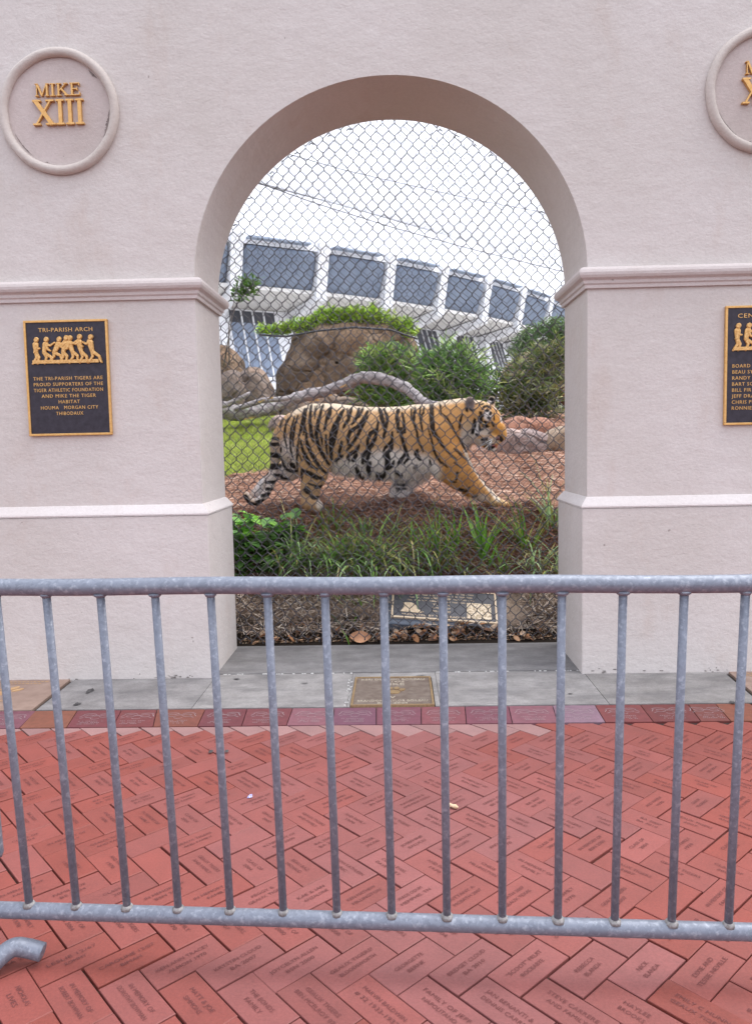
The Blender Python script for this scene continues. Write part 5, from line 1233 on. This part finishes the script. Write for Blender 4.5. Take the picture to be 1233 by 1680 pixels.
    c = lerp3(c, np.array((.011, .009, .009)), d*.98)
    fur = 1+.10*n2+.07*r.normal(size=len(V)); return c*fur[:, None]
def tiger():
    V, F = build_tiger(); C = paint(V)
    root = thing('tiger', tp(620, 832), 'striped orange tiger walking to the right on the mulch behind the mesh', 'tiger')
    m, tt, p = new_mat('tiger fur'); co = coords(tt, (1, 1, 1)); f = ramp(tt, noise_tex(tt, co, 190, 4, .7), [(.25, (.80,)*3), (.75, (1.18,)*3)])
    tt.links.new(mix(tt, 1.0, attr(tt), f, 'MULTIPLY'), p.inputs['Base Color']); p.inputs['Roughness'].default_value = .85; p.inputs['Specular IOR Level'].default_value = .2
    p.inputs['Sheen Weight'].default_value = .04; p.inputs['Sheen Roughness'].default_value = .4
    bump(tt, p, noise_tex(tt, coords(tt, (.5, 1, .8)), 150, 5, .7), .5, .006)
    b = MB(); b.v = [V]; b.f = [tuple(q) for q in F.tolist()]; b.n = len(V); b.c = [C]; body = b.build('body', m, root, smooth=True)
    # short fur along belly, ruff and outline
    r = np.random.default_rng(8); nrm = np.zeros_like(V); fn = np.cross(V[F[:, 2]]-V[F[:, 0]], V[F[:, 3]]-V[F[:, 1]])
    for k in range(4): np.add.at(nrm, F[:, k], fn)
    nrm /= np.linalg.norm(nrm, axis=1)[:, None]+1e-12
    if np.mean(np.einsum('ij,ij->i', nrm, V-V.mean(0))) < 0: nrm = -nrm
    pick = r.choice(len(V), 34000, replace=True); fv = []; ff = []; fc = []
    for i in pick:
        v, n = V[i], nrm[i]; X, Y = project([[v[0], YT, v[2]]]); X, Y = X[0], Y[0]
        if X > 773 and Y < 745: continue
        flow = np.array([-.8, 0, -.55]); L = r.uniform(.005, .011)
        if 545 < X < 705 and Y > 755: flow = np.array([-.2, 0, -1.0]); L = r.uniform(.02, .042)
        if 755 < X < 782 and Y > 700: L = r.uniform(.015, .035); flow = np.array([-.6, 0, -.8])
        if Y < 700 and X < 760: L *= .8
        dr = n*.55+flow*.8+r.normal(0, .2, 3); dr /= np.linalg.norm(dr); sd_ = np.cross(dr, r.normal(size=3)); sd_ /= np.linalg.norm(sd_); w = .0011+L*.035; k = len(fv)
        fv += [v-sd_*w, v+sd_*w, v+dr*L]; ff.append((k, k+1, k+2)); fc += [C[i]]*3
    b = MB(); b.add(fv, ff, np.array(fc)); fo = b.build('fur', m, root); fo['kind'] = 'stuff'
    # eye, nose, whiskers, tongue
    def ball(name, c, rad, mat, par, sc=(1, 1, 1)):
        q = MB(); n = 14; VV = []; FF = []
        for i in range(n+1):
            for j in range(2*n): VV.append(np.array(c)+rad*np.array(sc)*np.array([math.sin(math.pi*i/n)*math.cos(math.pi*j/n), math.sin(math.pi*i/n)*math.sin(math.pi*j/n), math.cos(math.pi*i/n)]))
        for i in range(n):
            for j in range(2*n): FF.append((i*2*n+j, i*2*n+(j+1) % (2*n), (i+1)*2*n+(j+1) % (2*n), (i+1)*2*n+j))
        q.add(VV, FF); return q.build(name, mat, par, smooth=True)
    def surf(px, py):        # nearest body point to the viewer on that ray
        X, Y = project(V); s = np.hypot(X-px, Y-py) < 2.2
        return V[s][np.argmin(V[s][:, 1])] if s.any() else tp(px, py, -.15)
    e = surf(792.0, 698); ey = ball('eye', e+np.array([0, .002, 0]), .014, simple('amber eye', (.30, .17, .03), (.40, .25, .05), 90, .15, 0, .6), root)
    ball('pupil', e+np.array([.001, -.0085, -.001]), .0078, simple('pupil', (.004, .004, .004), None, 5, .2, 0, .5), ey)
    nz = surf(816, 719.5); ball('nose', nz+np.array([.008, .012, 0]), .022, simple('nose leather', (.10, .035, .03), (.2, .08, .07), 60, .5), root, (.8, .9, .75))
    w = MB(); o = surf(805, 723)
    for k in range(9):
        a = -2.9+.14*k; L = rng.uniform(.10, .16); p0 = o+np.array([rng.normal(0, .008), -.002, rng.normal(0, .008)]); d = np.array([math.cos(a), -.35, math.sin(a)*.8]); w.tube([p0, p0+d*L*.5+(0, 0, -.004), p0+d*L+(0, 0, -.02)], [.0012, .0009, .0004], 4)
    w.build('whiskers', simple('whisker', (.7, .7, .7), None, 5, .5), root, smooth=True)
    ball('tongue', surf(808, 732)+np.array([0, .008, 0]), .014, simple('tongue', (.36, .12, .13), (.45, .17, .18), 50, .5), root, (1.1, .8, .5))
tiger()
